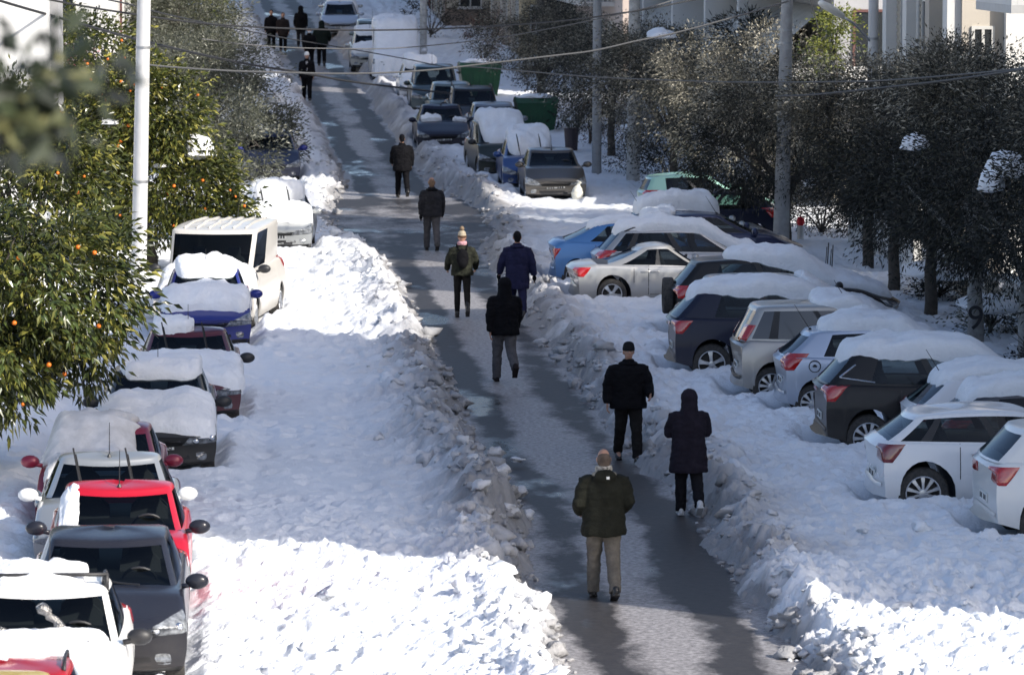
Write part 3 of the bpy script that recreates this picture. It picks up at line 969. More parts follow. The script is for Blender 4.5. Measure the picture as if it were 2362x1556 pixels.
    # side trim: door seams, handles
    if side_detail:
        for sg, dn in ((-1, (0, 1)), (1, (0, -1))):
            u = lambda x: Vector((x, 0, 0)).dot(Vector((-dn[1], dn[0], 0)))
            xa, xb_ = I['cx'] - .45, -hx + P['ro'] + P['r'] + .12
            xm = I['cx'] - 1.35
            for xx, z0, z1 in ((xm, .30, P['bz'] - .03), (xb_ + .02, .55, P['bz'] - .03)):
                stick('door_seam', dn, [(u(xx - .006), z0), (u(xx + .006), z0), (u(xx + .006), z1), (u(xx - .006), z1)], M_BLACK, .003, 1, 10)
            stick('door_seam', dn, [(u(xb_ + .35), .30), (u(I['cx'] - .2), .30), (u(I['cx'] - .2), .312), (u(xb_ + .35), .312)], M_BLACK, .003, 14, 1)
            for xh in (xm + .12, xb_ + .25):
                stick('door_handle', dn, [(u(xh - .1), P['bz'] - .17), (u(xh + .1), P['bz'] - .165), (u(xh + .1), P['bz'] - .135), (u(xh - .1), P['bz'] - .14)], kw.get('handle_mat', pm), .030, 4, 3, .3)
            if P['sill'] > .25:
                stick('sill_trim', dn, [(u(I['xrw'] + P['r'] + .12), P['sill'] + .01), (u(I['xfw'] - P['r'] - .12), P['sill'] + .01), (u(I['xfw'] - P['r'] - .12), P['sill'] + .12), (u(I['xrw'] + P['r'] + .12), P['sill'] + .12)], M_BLACK, .006, 30, 2)
    # bumper step
    for d, nm in (((1, 0), 'rear_bumper'),):
        stick(nm, d, [(-W * .44, .44), (W * .44, .44), (W * .44, .50), (-W * .44, .50)], kw.get('bump_mat', pm), .030, 10, 2)
    for k, sn in enumerate(snow):
        f0, f1, ya, yb, T = sn[:5]
        rag = sn[5] if len(sn) > 5 else .06
        if (f0 + f1) / 2 > P['cowl'] + .35:      # on the roof: keep to the roof's own width
            kq = I['wr'] / wx * 1.03; ya, yb = ya * kq, yb * kq; f1 = min(f1, L - P['rr'] + .06)
            rag *= .5
        v, f = snow_slab(sk, hx - f1, hx - f0, ya * wx, yb * wx, T, seed * 3 + k, ragged=rag, ex=sn[6] if len(sn) > 6 else 7)
        o = obj('snow_cap', v, f, snow_mat or M_CAP, rt)
    ca, sa = math.cos(yaw), math.sin(yaw)
    return rt, sk, I, P

# ------------------------------------------------------------------ the parked cars as data: where each stands
def P_(n, c, m=.25, r=.32): return paint('paint_' + n, c, m, r)
CARS = []
def add_front(label, style, X, Y, pm, yaw=0.0, dz=0.0, **k):
    """front bumper centre at X, Y, nose towards the roof the picture was taken from"""
    L = k.get('L', STY[style]['L']); yw = -math.pi / 2 + R(yaw)
    pos = (X - math.cos(yw) * L / 2, Y - math.sin(yw) * L / 2)
    CARS.append(dict(label=label, style=style, pos=(pos[0], pos[1], profs(pos[1]) + .02 + dz), yaw=yw, pm=pm, k=k))
def add_rear(label, style, px, py, pm, yaw=0.0, dz=0.0, **k):
    """rear right wheel touching the street at the surveyed point, nose towards the buildings"""
    S = dict(STY[style]); S.update(k); yw = R(yaw)
    p = at(px, py + .030 * (py + 190)); lx, ly = -S['L'] / 2 + S['ro'], -S['W'] / 2
    x = p.x - (lx * math.cos(yw) - ly * math.sin(yw)); y = p.y - (lx * math.sin(yw) + ly * math.cos(yw))
    CARS.append(dict(label=label, style=style, pos=(x, y, profs(y) + .02 + dz), yaw=yw, pm=pm, k=k))

WHITE, NAVY, DARK = (.78, .78, .76), (.010, .014, .035), (.012, .012, .014)
# --- left kerb, nearest first
add_front('yellow van with only its roof edge showing at the very bottom', 'mpv', -6.95, 31.55, P_('yellow', (.62, .42, .03)), seed=2, H=1.93, L=4.0, W=1.72)
add_front('bright red hatchback roof below the snowed white car, its windscreen cut by the frame', 'hatch', -6.87, 35.85, P_('red2', (.42, .012, .02)), seed=3, L=3.7, W=1.66, H=1.43, snow=[(2.55, 3.6, -.95, .60, .12)], antenna=False, rails=True)
add_front('white car with raised wipers wrapped in foil and thick snow on its bonnet', 'hatch', -6.66, 40.5, P_('white', WHITE, .0), seed=4, L=3.55, H=1.47, mirror_mat=M_BLACK, wipers=None,
          snow=[(.10, 1.22, -.95, .78, .15), (1.95, 3.35, -.86, .62, .15)], rails=True)
add_front('dark grey hatchback free of snow, big clear headlamps, behind the snowed white car', 'hatch', -6.14, 44.0, P_('graphite', (.014, .016, .025), .3, .26), seed=5, L=3.85, W=1.70, H=1.46, nz=.76, antenna=False, nsp=8, hlz=.66, lens=True)
add_front('bright red car squeezed between the dark grey hatchback and the silver car', 'hatch', -6.12, 48.1, P_('red', (.50, .008, .028), .2), seed=7, L=3.30, W=1.66, snow=[(1.0, 2.05, -1.04, -.74, .06, .2, 3)], mirror_mat=P_('graphite', (.014, .016, .025)))
add_front('silver car with both wipers raised, behind the bright red car', 'sedan', -6.33, 51.5, P_('silver', (.50, .51, .50), .7), seed=9, L=3.55, W=1.74, H=1.42, wipers='up', cowl=1.1, rf=1.85, rr=.9, rb=.4, dz=-.04, mirror_mat=P_('white', WHITE, .0))
add_front('maroon car with dirty snow heaped over its windscreen and roof', 'hatch', -6.50, 55.0, P_('maroon', (.20, .012, .035), .2), seed=10, L=3.55, W=1.66, H=1.44, dz=-.10, snow=[(.45, 2.9, -1.15, .66, .20, .40, 3)], snow_mat=M_DIRTYCAP, wipers=None, antenna=False)
add_front('black hatchback whose plate ends in 489, smooth snow slabs on bonnet and roof', 'hatch', -5.88, 61.0, P_('black_grey', (.022, .024, .028), .3), seed=11, L=3.95, W=1.70, snow=[(.12, 1.30, -1.0, 1.0, .22, .04), (1.72, 3.5, -.86, .98, .17, .05)], plate_text='489', lens=True, wipers=None, mirror_mat=M_BLACK)
add_front('dark maroon saloon with raised wipers and snow over half its roof', 'sedan', -5.50, 67.4, P_('maroon2', (.085, .010, .022), .2), seed=13, L=4.2, W=1.68, snow=[(.16, 1.40, -1.0, 1.06, .20, .06), (2.05, 3.2, -.9, .15, .18, .1)], wipers='up', mirror_mat=M_BLACK, H=1.42)
add_front('blue hatchback with snow on bonnet and roof, half under the orange tree', 'hatch', -5.27, 78.9, P_('blue', (.012, .022, .20), .25), seed=15, L=3.75, W=1.66, snow=[(.38, 1.45, -.98, .98, .24, .08), (1.72, 3.4, -.9, .92, .22, .05)], wipers=None)
add_front('white panel van with a ribbed roof parked behind the blue hatchback', 'van', -5.38, 82.85, P_('van_white', (.60, .575, .53), .0, .35), yaw=-9, seed=16, L=4.9, W=1.95, H=2.0, cat='van', panel=True, mirror_mat=M_BLACK, snow=[(.25, 1.15, -.9, .95, .13, .12)], name='parked_van', bump_mat=M_BLACK)
add_front('silver saloon buried in smooth snow beyond the white panel van', 'sedan', -3.75, 101.8, P_('silver', (.50, .51, .50), .7), yaw=-3, seed=17, snow=[(.45, 1.7, -.98, .98, .26, .05), (1.9, 3.3, -.95, .98, .28, .05)], wipers='up')
add_front('black car with a blue mirror poking out below the grey olive tree', 'hatch', -3.60, 125.0, P_('navy2', (.012, .02, .06), .3), seed=18, mirror_mat=P_('blue', (.012, .022, .20), .25))
# --- right side, backs to the lane, nearest first
add_rear('white car cut by the frame edge with snow round its black rear wheel', 'suv', 2412, 1236, P_('white', WHITE, .0), seed=21, L=4.2, H=1.60, nsp=10, side_detail=True, tailz0=.88)
add_rear('clean white hatchback with ten-spoke wheels and dark red lamps', 'hatch', 2130, 1163, P_('white3', (.80, .81, .82), .0, .25), yaw=-1, seed=22, L=4.05, W=1.74, H=1.46, r=.35, ro=.70, nsp=10, tail=M_TAILD, side_detail=True, tailz0=.80, tailh=.17, antenna=False, rplatez=.55, wipers=None, quarter=True, rr=.55, rb=.14)
add_rear('dark grey car, only its snow loaded roof showing above the clean white hatchback', 'hatch', 2262, 1112, P_('slate', (.05, .056, .066), .5), seed=23, snow=[(.3, 3.75, -.98, .98, .20, .05)], side_detail=True)
add_rear('white car with amber-red lamps mostly hidden by the dark grey snow-roofed one', 'hatch', 2192, 1072, P_('white4', (.74, .75, .77), .0), seed=24, snow=[(.3, 3.6, -.98, .98, .17, .05)], H=1.48)
add_rear('black crossover with a thick snow roof and a chrome window strip', 'suv', 2004, 1032, P_('black', (.012, .012, .014), .2), yaw=-2, seed=25, L=4.40, H=1.63, nsp=10, snow=[(.25, 4.2, -1.0, 1.0, .20, .05)], side_detail=True, tailz0=.92, antenna=False, handle_mat=M_CHROME)
add_rear('pale ice blue hatchback with a round sticker behind its rear window', 'hatch', 1876, 944, P_('iceblue', (.42, .48, .58), .5), yaw=-2, seed=26, L=4.0, H=1.50, nsp=10, snow=[(.25, 3.25, -.98, .98, .23, .05)], side_detail=True, tailz0=.86, tailh=.19)
add_rear('beige grey tall car with upright red and white rear lamps', 'mpv', 1780, 907, P_('beige', (.40, .385, .36), .5), yaw=-2, seed=27, nsp=10, snow=[(.2, 2.7, -.98, .98, .19, .05)], side_detail=True, tailz0=1.08, tailh=.20, taill=.16, quarter=True, glass_mat=mat('tint_glass', (.03, .035, .045), .08, 0, .7), bump_mat=M_BLACK)
add_rear('dark navy car with snow sliding off its rear window, red lamps', 'suv', 1642, 858, P_('navy', NAVY, .2), yaw=-2, seed=28, L=4.5, H=1.62, nsp=5, snow=[(.25, 4.45, -1.0, 1.0, .20, .06)], side_detail=True, tailz0=.90, tailh=.15, antenna=False)
add_rear('grey estate with bare rear pillar between the navy car and the black crossover', 'wagon', 1672, 822, P_('bluegrey', (.26, .29, .33), .6), yaw=-2, seed=29, H=1.62, cz=1.05, bz=1.08, snow=[(.3, 2.2, -.98, .98, .16, .08)], side_detail=True, quarter=True, antenna=False)
add_rear('black off-roader with a spare wheel and thick snow towards its windscreen', 'suv', 1640, 776, P_('black', (.012, .012, .014), .2), yaw=-2, seed=30, L=4.5, H=1.66, snow=[(.25, 3.4, -1.0, 1.0, .22, .06)], side_detail=True, spare=True, antenna=False)
add_rear('black saloon with raised wipers behind the silver coupe', 'sedan', 1672, 735, P_('black2', (.014, .013, .013), .2), yaw=0, seed=31, L=4.2, H=1.46, side_detail=True, wipers='up', antenna=False)
add_rear('silver coupe with a sloping tail and five spoke wheels', 'coupe', 1412, 690, P_('coupe_silver', (.50, .49, .47), .6), yaw=1, seed=32, side_detail=True, nsp=5, tailz0=.70, tailh=.12, antenna=False)
add_rear('silver estate with roof rails under a slab of snow', 'wagon', 1462, 668, P_('estate_silver', (.44, .43, .42), .6), yaw=-1, seed=33, snow=[(.9, 4.1, -.95, .95, .22, .06)], rails=True, side_detail=True, quarter=True, tailz0=.84, tailh=.15, antenna=False)
add_rear('light blue hatchback with a curved tail nearest the lane', 'hatch', 1327, 647, P_('lightblue', (.07, .20, .44), .3), yaw=-2, seed=34, L=4.2, W=1.74, H=1.48, rr=.95, rb=.22, side_detail=True, nsp=5, tailz0=.70, taill=.2, snow=[(1.4, 4.1, -.95, .6, .10, .1)], antenna=False, sill=.2)
add_rear('dark blue car with a bare roof and snow over its tail, wiper up', 'hatch', 1500, 621, P_('navy3', (.02, .028, .075), .3), yaw=-1, seed=35, snow=[(2.9, 3.85, -.9, .95, .18, .08)], H=1.44, L=4.1)
add_rear('snow capped silver car next to the mint green one', 'hatch', 1485, 603, P_('silver', (.50, .51, .50), .7), yaw=0, seed=36, snow=[(1.6, 3.9, -.98, .98, .34, .04)], H=1.45, L=4.0)
_p = at(1752, 582)
CARS.append(dict(label='dark navy three-door hatchback facing the lane, wheel bare at the kerb', style='hatch', pos=(_p.x - 1.40, _p.y + .85, .02), yaw=math.pi - R(2), pm=P_('navy', NAVY, .2),
                 k=dict(seed=37, L=4.0, H=1.46, side_detail=True, antenna=False)))
add_rear('mint green small car in front of the white wall', 'hatch', 1530, 522, P_('mint', (.33, .58, .49), .05), yaw=1, seed=38, L=3.7, H=1.47, antenna=False, side_detail=True, rb=.1, rr=.25, dz=.05)
# --- right kerb further up, noses towards the roof
add_front('grey brown hatchback with snow banked to its bumper, foremost of the uphill row', 'hatch', 4.12, 118.2, P_('taupe', (.085, .078, .072), .5), seed=41, L=3.75, H=1.45, W=1.68, wipers=None)
add_front('blue car with a dome of snow on its roof behind the grey brown hatchback', 'hatch', 3.75, 122.2, P_('blue4', (.02, .06, .20), .3), seed=42, L=3.6, snow=[(1.2, 3.3, -.95, .98, .36, .05)], wipers='up')
add_front('black people carrier with snow piled on roof and windscreen, its left flank showing', 'mpv', 3.35, 126.2, P_('greenblack', (.018, .026, .024), .3), seed=43, yaw=4, snow=[(1.0, 3.8, -.9, .98, .34, .06)], mirror_mat=M_BLACK)
add_front('dark silver car wedged beside the navy saloon with snow scraps', 'hatch', 3.62, 136.6, P_('greysilver', (.20, .22, .25), .6), seed=44, H=1.5)
add_front('navy saloon with scraps of snow at the foot of its windscreen', 'sedan', 1.95, 136.4, P_('navy', NAVY, .2), seed=45, H=1.45, snow=[(1.25, 1.65, -.75, -.1, .14, .3), (1.25, 1.55, .45, .9, .12, .3)], wipers=None)
add_front('black off-roader with bare roof rails above the dark silver car', 'suv', 3.25, 141.2, P_('black', (.012, .012, .014), .2), seed=46, rails=True)
add_front('grey green car with a bare roof behind the navy saloon', 'hatch', 2.75, 145.6, P_('greygreen', (.16, .20, .20), .5), seed=47, H=1.55)
add_front('dark green off-roader in front of the snow covered car', 'suv', 2.45, 151.4, P_('darkgreen', (.016, .035, .04), .3), seed=48, H=1.75)
add_front('white car with snow on its roof behind the dark green off-roader', 'hatch', 2.2, 157.0, P_('white4', (.74, .75, .77), .0), seed=49, H=1.5, snow=[(.3, 1.3, -.9, .9, .2), (1.6, 3.6, -.95, .95, .3)])
add_front('white van up the street with a red ribbon on its snowy bonnet', 'van', 1.72, 168.0, P_('van_white2', (.62, .63, .65), .0), seed=50, L=4.9, W=2.0, H=2.25, cat='van', panel=True, cowl=1.0, cz=1.25, nz=.95, rf=1.6,
          snow=[(.1, 1.05, -.9, .9, .12), (.95, 1.75, -.9, .9, .10), (1.55, 4.7, -.95, .95, .32)], name='parked_van', ribbon=True, dark_bumper=True)
add_front('silver car half hidden by the snowed white van', 'hatch', .95, 175.5, P_('silver', (.50, .51, .50), .7), seed=51, snow=[(.3, 1.2, -.9, .9, .2), (1.7, 3.5, -.95, .95, .2)], H=1.6)
add_front('dark car with a bare domed roof beyond the snowed white van', 'mpv', 1.35, 182.5, P_('greygreen', (.16, .20, .20), .5), seed=52)
add_front('pale blue-grey saloon with a dark windscreen at the top of the street', 'sedan', .35, 200.0, P_('paleblue', (.36, .42, .52), .4), seed=53, H=1.55, W=1.8)
add_front('car wholly under snow behind the pale blue-grey saloon', 'hatch', .55, 206.5, P_('silver', (.50, .51, .50), .7), seed=54, snow=[(.2, 1.5, -.95, .95, .3), (1.3, 3.7, -1, 1, .4)])
for c_ in CARS:
    S = dict(STY[c_['style']]); S.update(c_['k'])
    CAR_BOXES.append((c_['pos'][0], c_['pos'][1], c_['yaw'], S['L'], S['W']))

def build_cars():
    rng = random.Random(8)
    for c_ in CARS:
        k = dict(c_['k']); ex = {q: k.pop(q) for q in ('spare', 'ribbon') if q in k}
        nm = k.pop('name', 'parked_car')
        pos = c_['pos']; slope = (profs(pos[1] + 1) - profs(pos[1] - 1)) / 2
        # nose-down or nose-up with the slope of the street
        tilt = math.atan(slope) * (-math.sin(c_['yaw']))
        rt, sk, I, P = car(nm, c_['label'], c_['style'], pos, c_['yaw'], c_['pm'], **k, roll=(0, tilt))
        L, W, H = P['L'], P['W'], P['H']; hx = L / 2
        if ex.get('spare'):
            ty, ri = wheel_meshes(.345, 5)
            o = bpy.data.objects.new('spare_wheel', ty); link(o, rt); o.location = (-hx + .06, .1, .90); o.rotation_euler = (0, 0, math.pi / 2)
        if ex.get('ribbon'):
            mb = MB(); h = sk.top(hx - .2, .45)
            for s in (1, -1):
                mb.tube([h + Vector((.03, 0, .05)), h + Vector((.05, s * .10, .16)), h + Vector((.05, s * .14, .04))], .03, 6)
                mb.tube([h + Vector((.03, 0, .05)), h + Vector((.06, s * .05, -.14))], [.03, .015], 6)
            tag(mb.build('ribbon', mat('ribbon_red', (.55, .01, .03), .5), rt, True))
        if 'foil' in c_['label']:
            mb = MB(); hb = [sk.top(I['rfx'] - .22, y) for y in (-.62, -.3, 0, .3, .62)]
            mb.tube([Vector((p.x, p.y, I['zr'] + .13)) for p in hb], .020, 8); mb.build('roof_bar', M_BLACK, rt, True)
            for y in (-.6, .6):
                mb = MB(); mb.tube([Vector((I['rfx'] - .22, y, I['zr'] - .03)), Vector((I['rfx'] - .22, y, I['zr'] + .13))], .025, 8); mb.build('roof_bar_foot', M_BLACK, rt, True)
            foil = mat('foil', (.34, .33, .32), .25, .8, var=.5, vscale=30, bump=1.0, bscale=40)
            for y0 in (.32, -.30):
                h = sk.top(I['cx'] - .05, y0)
                a = h + Vector((.02, 0, .02)); b = a + Vector((.05, -.34, .36))
                mb = MB(); mb.tube([a + Vector((.35, .14, .05)), a, b], .010, 5)
                w_ = mb.build('wiper', M_BLACK, rt)
                mb = MB(); pts = []; rad = []
                for q in range(9):
                    t = q / 8; pts.append(a.lerp(b, .15 + .85 * t) + Vector((rng.uniform(-.02, .02), rng.uniform(-.02, .02), 0))); rad.append(.035 + rng.random() * .03)
                mb.tube(pts, rad, 7); mb.build('foil_wrap', foil, w_, True)
        if nm == 'parked_van' and 'ribbed' in c_['label']:
            mb = MB()
            for y in (-.6, -.36, -.12, .12, .36, .6):
                pts = [sk.top(x, y) for x in np.linspace(I['rfx'] - .25, I['rrx'] + .2, 12)]
                mb.tube([p + Vector((0, 0, .012)) for p in pts if p], .022, 6)
            mb.build('roof_rib', c_['pm'], rt, True)
            u = lambda x: Vector((x, 0, 0)).dot(Vector((-1, 0, 0)))
        if 'round sticker' in c_['label']:
            h = sk.hit((0, 1), hx - .98 + 0, .92)
            x0 = -hx + .62; h = sk.hit((0, 1), -x0, .90)
            if h:
                mb = MB(); n = 20
                for r0, r1 in ((.085, .098),):
                    mb.rings([[h + Vector((rr * math.cos(2 * math.pi * q / n), -dy, rr * math.sin(2 * math.pi * q / n))) for q in range(n)] for rr, dy in ((r0, -.01), (r0, .018), (r1, .018), (r1, -.01))], caps=False)
                mb.box(h + Vector((0, -.012, 0)), (.07, .012, .025)); mb.box(h + Vector((0, -.012, .02)), (.04, .012, .02))
                mb.build('sticker', M_BLACK, rt)
        if 'chrome window strip' in c_['label']:
            mb = MB(); pts = []
            a = [(-hx + .62, 1.42), (-hx + .38, 1.24), (-hx + .9, 1.17)]
            for q in range(len(a) - 1):
                for t in np.linspace(0, 1, 6):
                    x = a[q][0] + (a[q + 1][0] - a[q][0]) * t; z = a[q][1] + (a[q + 1][1] - a[q][1]) * t
                    h = sk.hit((0, 1), -x, z)
                    if h: pts.append(h + Vector((0, -.006, 0)))
            if len(pts) > 2: mb.tube(pts, .014, 5); mb.build('chrome_strip', M_CHROME, rt)

# ================================================================== PEOPLE
def remesh(mb, vox, smooth=4, disp=0.0, dscale=9.0, seed=0, zfun=None):
    me = bpy.data.meshes.new('tmp'); me.from_pydata([tuple(v) for v in mb.v], [], mb.f)
    o = bpy.data.objects.new('tmp', me); COL.objects.link(o)
    m = o.modifiers.new('r', 'REMESH'); m.mode = 'VOXEL'; m.voxel_size = vox; m.use_smooth_shade = True
    if smooth:
        s = o.modifiers.new('s', 'SMOOTH'); s.factor = .5; s.iterations = smooth
    dg = bpy.context.evaluated_depsgraph_get()
    out = bpy.data.meshes.new_from_object(o.evaluated_get(dg), depsgraph=dg)
    bpy.data.objects.remove(o); bpy.data.meshes.remove(me)
    if disp:
        n = len(out.vertices); co = np.empty(n * 3, np.float32); no = np.empty(n * 3, np.float32)
        out.vertices.foreach_get('co', co); out.vertices.foreach_get('normal', no)
        co = co.reshape(-1, 3); no = no.reshape(-1, 3)
        a = np.arctan2(co[:, 1], co[:, 0] * 1.3)
        d = fbm(co[:, 0] * dscale + 40 + seed, co[:, 2] * dscale * 1.3 + 40 + co[:, 1] * dscale * .6, seed, 3)
        d2 = np.abs(fbm(a * 1.5 + 9, co[:, 2] * dscale * 1.8 + seed + 30, seed + 5, 2))
        co += no * (disp * (d - .9 * d2 + .2))[:, None]
        out.vertices.foreach_set('co', co.ravel())
    out.polygons.foreach_set('use_smooth', [True] * len(out.polygons))
    return out

M_SKIN = mat('skin', (.36, .20, .14), .55)
def cloth(name, col, rough=.85, var=.35, bump=.5): return mat('cloth_' + name, col, rough, 0, .10, var=var, vscale=9, bump=bump, bscale=60)

def person(label, pos, face, h=1.75, legs=((12, 6), (-14, 26)), arms=((8, 8, 18), (-8, 8, 14)), jacket=None, trousers=None, shoes=None, skin=M_SKIN, hem=.80, vox=.013,
           hood=None, hat=None, hair=None, bald=False, collar=None, scarf=None, backpack=None, slim=1.0, boots=False, look=False, mask=False, gloves=None, held=None, flare=1.0, lean=0.0, hood_down=None, stripes=None, bulk=1.0, badge=False):
    S = h / 1.75; bulk *= 1.15
    # ---- joints
    J = []
    for sg, (a, kf) in zip((-1, 1), legs):
        hip = Vector((sg * .095, 0, .93)); a = R(a); b = a - R(kf)
        kn = hip + .44 * Vector((sg * .01, math.sin(a), -math.cos(a))); an = kn + .42 * Vector((0, math.sin(b), -math.cos(b)))
        J.append((hip, kn, an, b))
    drop = min(j[2].z for j in J) - .085
    up = Vector((0, 0, -drop))
    J = [(a + up, b + up, c + up, d) for a, b, c, d in J]
    zo = -drop
    sh = Vector((0, lean, 0))
    A = []
    for sg, (p, q, f) in zip((-1, 1), arms):
        s0 = Vector((sg * .172 * (.45 + .55 * bulk), 0, 1.40 + zo)) + sh; p_, q_, f_ = R(p), R(q), R(p + f)
        el = s0 + .29 * Vector((sg * math.sin(q_), math.sin(p_) * math.cos(q_), -math.cos(p_) * math.cos(q_)))
        inn = -sg * .25 * (f / 60.0)
        d = Vector((sg * math.sin(q_) * .5 + inn, math.sin(f_), -math.cos(f_))).normalized()
        wr = el + .25 * d
        A.append((s0, el, wr, d))
    top = Vector((0, lean, zo))
    def T(v): return Vector(v) + top
    # ---- body: one continuous surface
    mb = MB()
    mb.ell(T((0, .012, 1.648)), (.074, .094, .108), 14, 10); mb.ell(T((0, .040, 1.585)), (.055, .062, .058), 12, 8)
    mb.ell(T((0, .105, 1.625)), (.014, .024, .024), 8, 6); mb.ell(T((0, .09, 1.665)), (.05, .02, .014), 8, 6)
    for s in (-1, 1): mb.ell(T((s * .078, .0, 1.63)), (.014, .024, .034), 8, 6)
    mb.tube([T((0, -.015, 1.38)), T((0, -.01, 1.48)), T((0, .0, 1.57))], [.075, .058, .055], 12)
    mb.ell(T((0, 0, 1.28)), (.17, .10, .19), 14, 8); mb.ell((0, lean * .3, 1.03 + zo), (.145, .095, .16), 14, 8); mb.ell(T((0, 0, 1.40)), (.19, .07, .06), 12, 6)
    for hip, kn, an, b in J:
        mb.tube([hip, (hip + kn) / 2, kn, (kn + an) / 2, an], [.082, .075, .055, .052, .036], 12)
        fd = Vector((0, math.cos(b) * .9 + .1, math.sin(b) * .8))
        mb.ell(an + fd * .06 + Vector((0, 0, -.035)), (.042, .11, .038), 10, 6, Matrix.Rotation(b * .8, 3, 'X'))
    for sg, (s0, el, wr, d) in zip((-1, 1), A):
        mb.tube([s0, (s0 + el) / 2, el, (el + wr) / 2, wr], [.052, .048, .038, .036, .026], 10)
        # hand: palm, four unequal bent fingers, thumb off the side
        side = d.cross(Vector((sg, 0, 0)))
        side = Vector((0, 1, 0)) - d * d.y
        side = side.normalized() if side.length > .1 else Vector((0, 0, 1))
        nrm = d.cross(side).normalized() * -sg
        pc = wr + d * .05
        rot = Matrix((side, nrm, d)).transposed()
        mb.ell(pc, (.040, .017, .052), 10, 6, rot)
        for k, ln in enumerate((.060, .070, .066, .050)):
            o = wr + d * .092 + side * (.028 - .0187 * k)
            m1 = o + d * ln * .5 + nrm * .006; m2 = m1 + d * ln * .35 + nrm * .022; m3 = m2 + d * ln * .15 + nrm * .022
            mb.tube([o - d * .02, o, m1, m2, m3], [.009, .0088, .0082, .0075, .006], 6)
        o = wr + d * .03 + side * .034
        mb.tube([o - side * .012, o + side * .022 + d * .022, o + side * .026 + d * .052 + nrm * .012], [.011, .010, .008], 6)
    me = remesh(mb, min(vox, .0095 if vox < .016 else .016), 2)
    me.materials.append(skin)
    o = bpy.data.objects.new('person', me); link(o)
    o.location = pos; o.rotation_euler = (0, 0, face); o.scale = (S * slim, S, S)
    tag(o, label, 'person')
    def part(nm, mb_, m, disp=0.0, v=vox, sm=4, sd=1, lab=None):
        me_ = remesh(mb_, v, sm, disp, seed=sd); me_.materials.append(m)
        c = bpy.data.objects.new(nm, me_); link(c, o); return c
    # ---- trousers
    mb = MB()
    mb.ell((0, lean * .2, .95 + zo), (.165 * slim, .12, .13), 14, 8)
    for hip, kn, an, b in J:
        w = 1.0 if not boots else .82
        mb.tube([hip + Vector((0, 0, .02)), hip.lerp(kn, .35), kn, kn.lerp(an, .5), an + Vector((0, -.004, -.03))], [.118 * w, .11 * w, .088 * w, .082 * w, .074 * w * (.8 if boots else 1)], 14)
    part('trousers', mb, trousers, .012 if not boots else .006, sd=3)
    # ---- shoes
    for hip, kn, an, b in J:
        mb = MB(); rt = Matrix.Rotation(b * .8, 3, 'X')
        c = an + rt @ Vector((0, .055, -.045))
        mb.ell(c, (.055, .15, .045), 12, 6, rt); mb.ell(an + rt @ Vector((0, -.02, -.01)), (.052, .065, .07), 10, 6, rt)
        mb.box(c + rt @ Vector((0, 0, -.03)), (.09, .25, .022), rt)
        if boots: mb.tube([an, an.lerp(kn, .55)], [.052, .062], 12)
        part('shoe', mb, shoes, v=.011, sm=2)
    # ---- jacket
    mb = MB(); K = bulk
    def ring(z, rx, ry, cy=0.0, n=24):
        t = min(1, max(0, (z - .8) / .6))
        return [Vector((rx * math.cos(2 * math.pi * k / n), ry * math.sin(2 * math.pi * k / n) * (1.0 if math.sin(2 * math.pi * k / n) > 0 else 1.02) + cy + lean * t, z + zo)) for k in range(n)]
    hf = flare
    mb.rings([ring(hem, .205 * hf * K, .165 * hf * K), ring(hem + .05, .208 * hf * K, .168 * hf * K), ring((hem + 1.05) / 2, .20 * K * (hf * .5 + .5), .160 * K), ring(1.08, .192 * K, .148 * K), ring(1.2, .203 * K, .150 * K), ring(1.33, .196 * K, .145 * K), ring(1.40, .168 * K, .122 * K), ring(1.455, .118, .10), ring(1.50, .088, .085), ring(1.53, .082, .082)])
    for sg, (s0, el, wr, d) in zip((-1, 1), A):
        mb.ell(s0 + Vector((-sg * .02, 0, -.01)), (.078 * K, .080 * K, .072), 12, 8)
        mb.tube([s0, s0.lerp(el, .5), el, el.lerp(wr, .5), wr + d * .012], [.076 * K, .075 * K, .068 * K, .062 * K, .056], 14)
    if hood:
        mb.ell(T((0, -.022, 1.64)), (.118, .128, .145), 16, 10); mb.tube([T((0, -.03, 1.42)), T((0, -.03, 1.6))], [.13, .115], 14)
    if hood_down is not None:
        mb.ell(T((0, -.12, 1.43)), (.14, .075, .10), 14, 8)
    jk = part('jacket', mb, jacket, .014, sd=5)
    # ---- extras
    if hat is not None:
        mb = MB()
        n = 18
        mb.rings([[T((.088 * k * math.cos(2 * math.pi * q / n), .012 + .106 * k * math.sin(2 * math.pi * q / n), z)) for q in range(n)] for k, z in ((1.02, 1.655), (1.06, 1.66), (1.06, 1.695), (1.0, 1.71), (.93, 1.745), (.72, 1.775), (.35, 1.79))])
        c = part('hat', mb, hat[0], .003, .010, 2)
        if len(hat) > 1:
            mb = MB(); mb.ell(T((0, -.01, 1.83)), (.045, .045, .045), 10, 8); part('pompom', mb, hat[1], .012, .009, 0)
        if len(hat) > 2:
            mb = MB(); mb.rings([[T((.094 * k * math.cos(2 * math.pi * q / n), .012 + .112 * k * math.sin(2 * math.pi * q / n), z)) for q in range(n)] for k, z in ((1.0, 1.645), (1.04, 1.65), (1.04, 1.685), (1.0, 1.69))]); part('hat_band', mb, hat[2], 0, .010, 1)
    if hair is not None:
        mb = MB()
        if bald:
            mb.ell(T((0, -.014, 1.628)), (.0835, .098, .098), 16, 12); mb.ell(T((0, -.045, 1.58)), (.068, .060, .07), 12, 8)
            part('hair', mb, hair, .004, .010, 2)
        else:
            mb.ell(T((0, -.012, 1.672)), (.084, .096, .098), 14, 10); mb.ell(T((0, -.05, 1.61)), (.07, .055, .07), 12, 8)
            part('hair', mb, hair, .004, .010, 1)
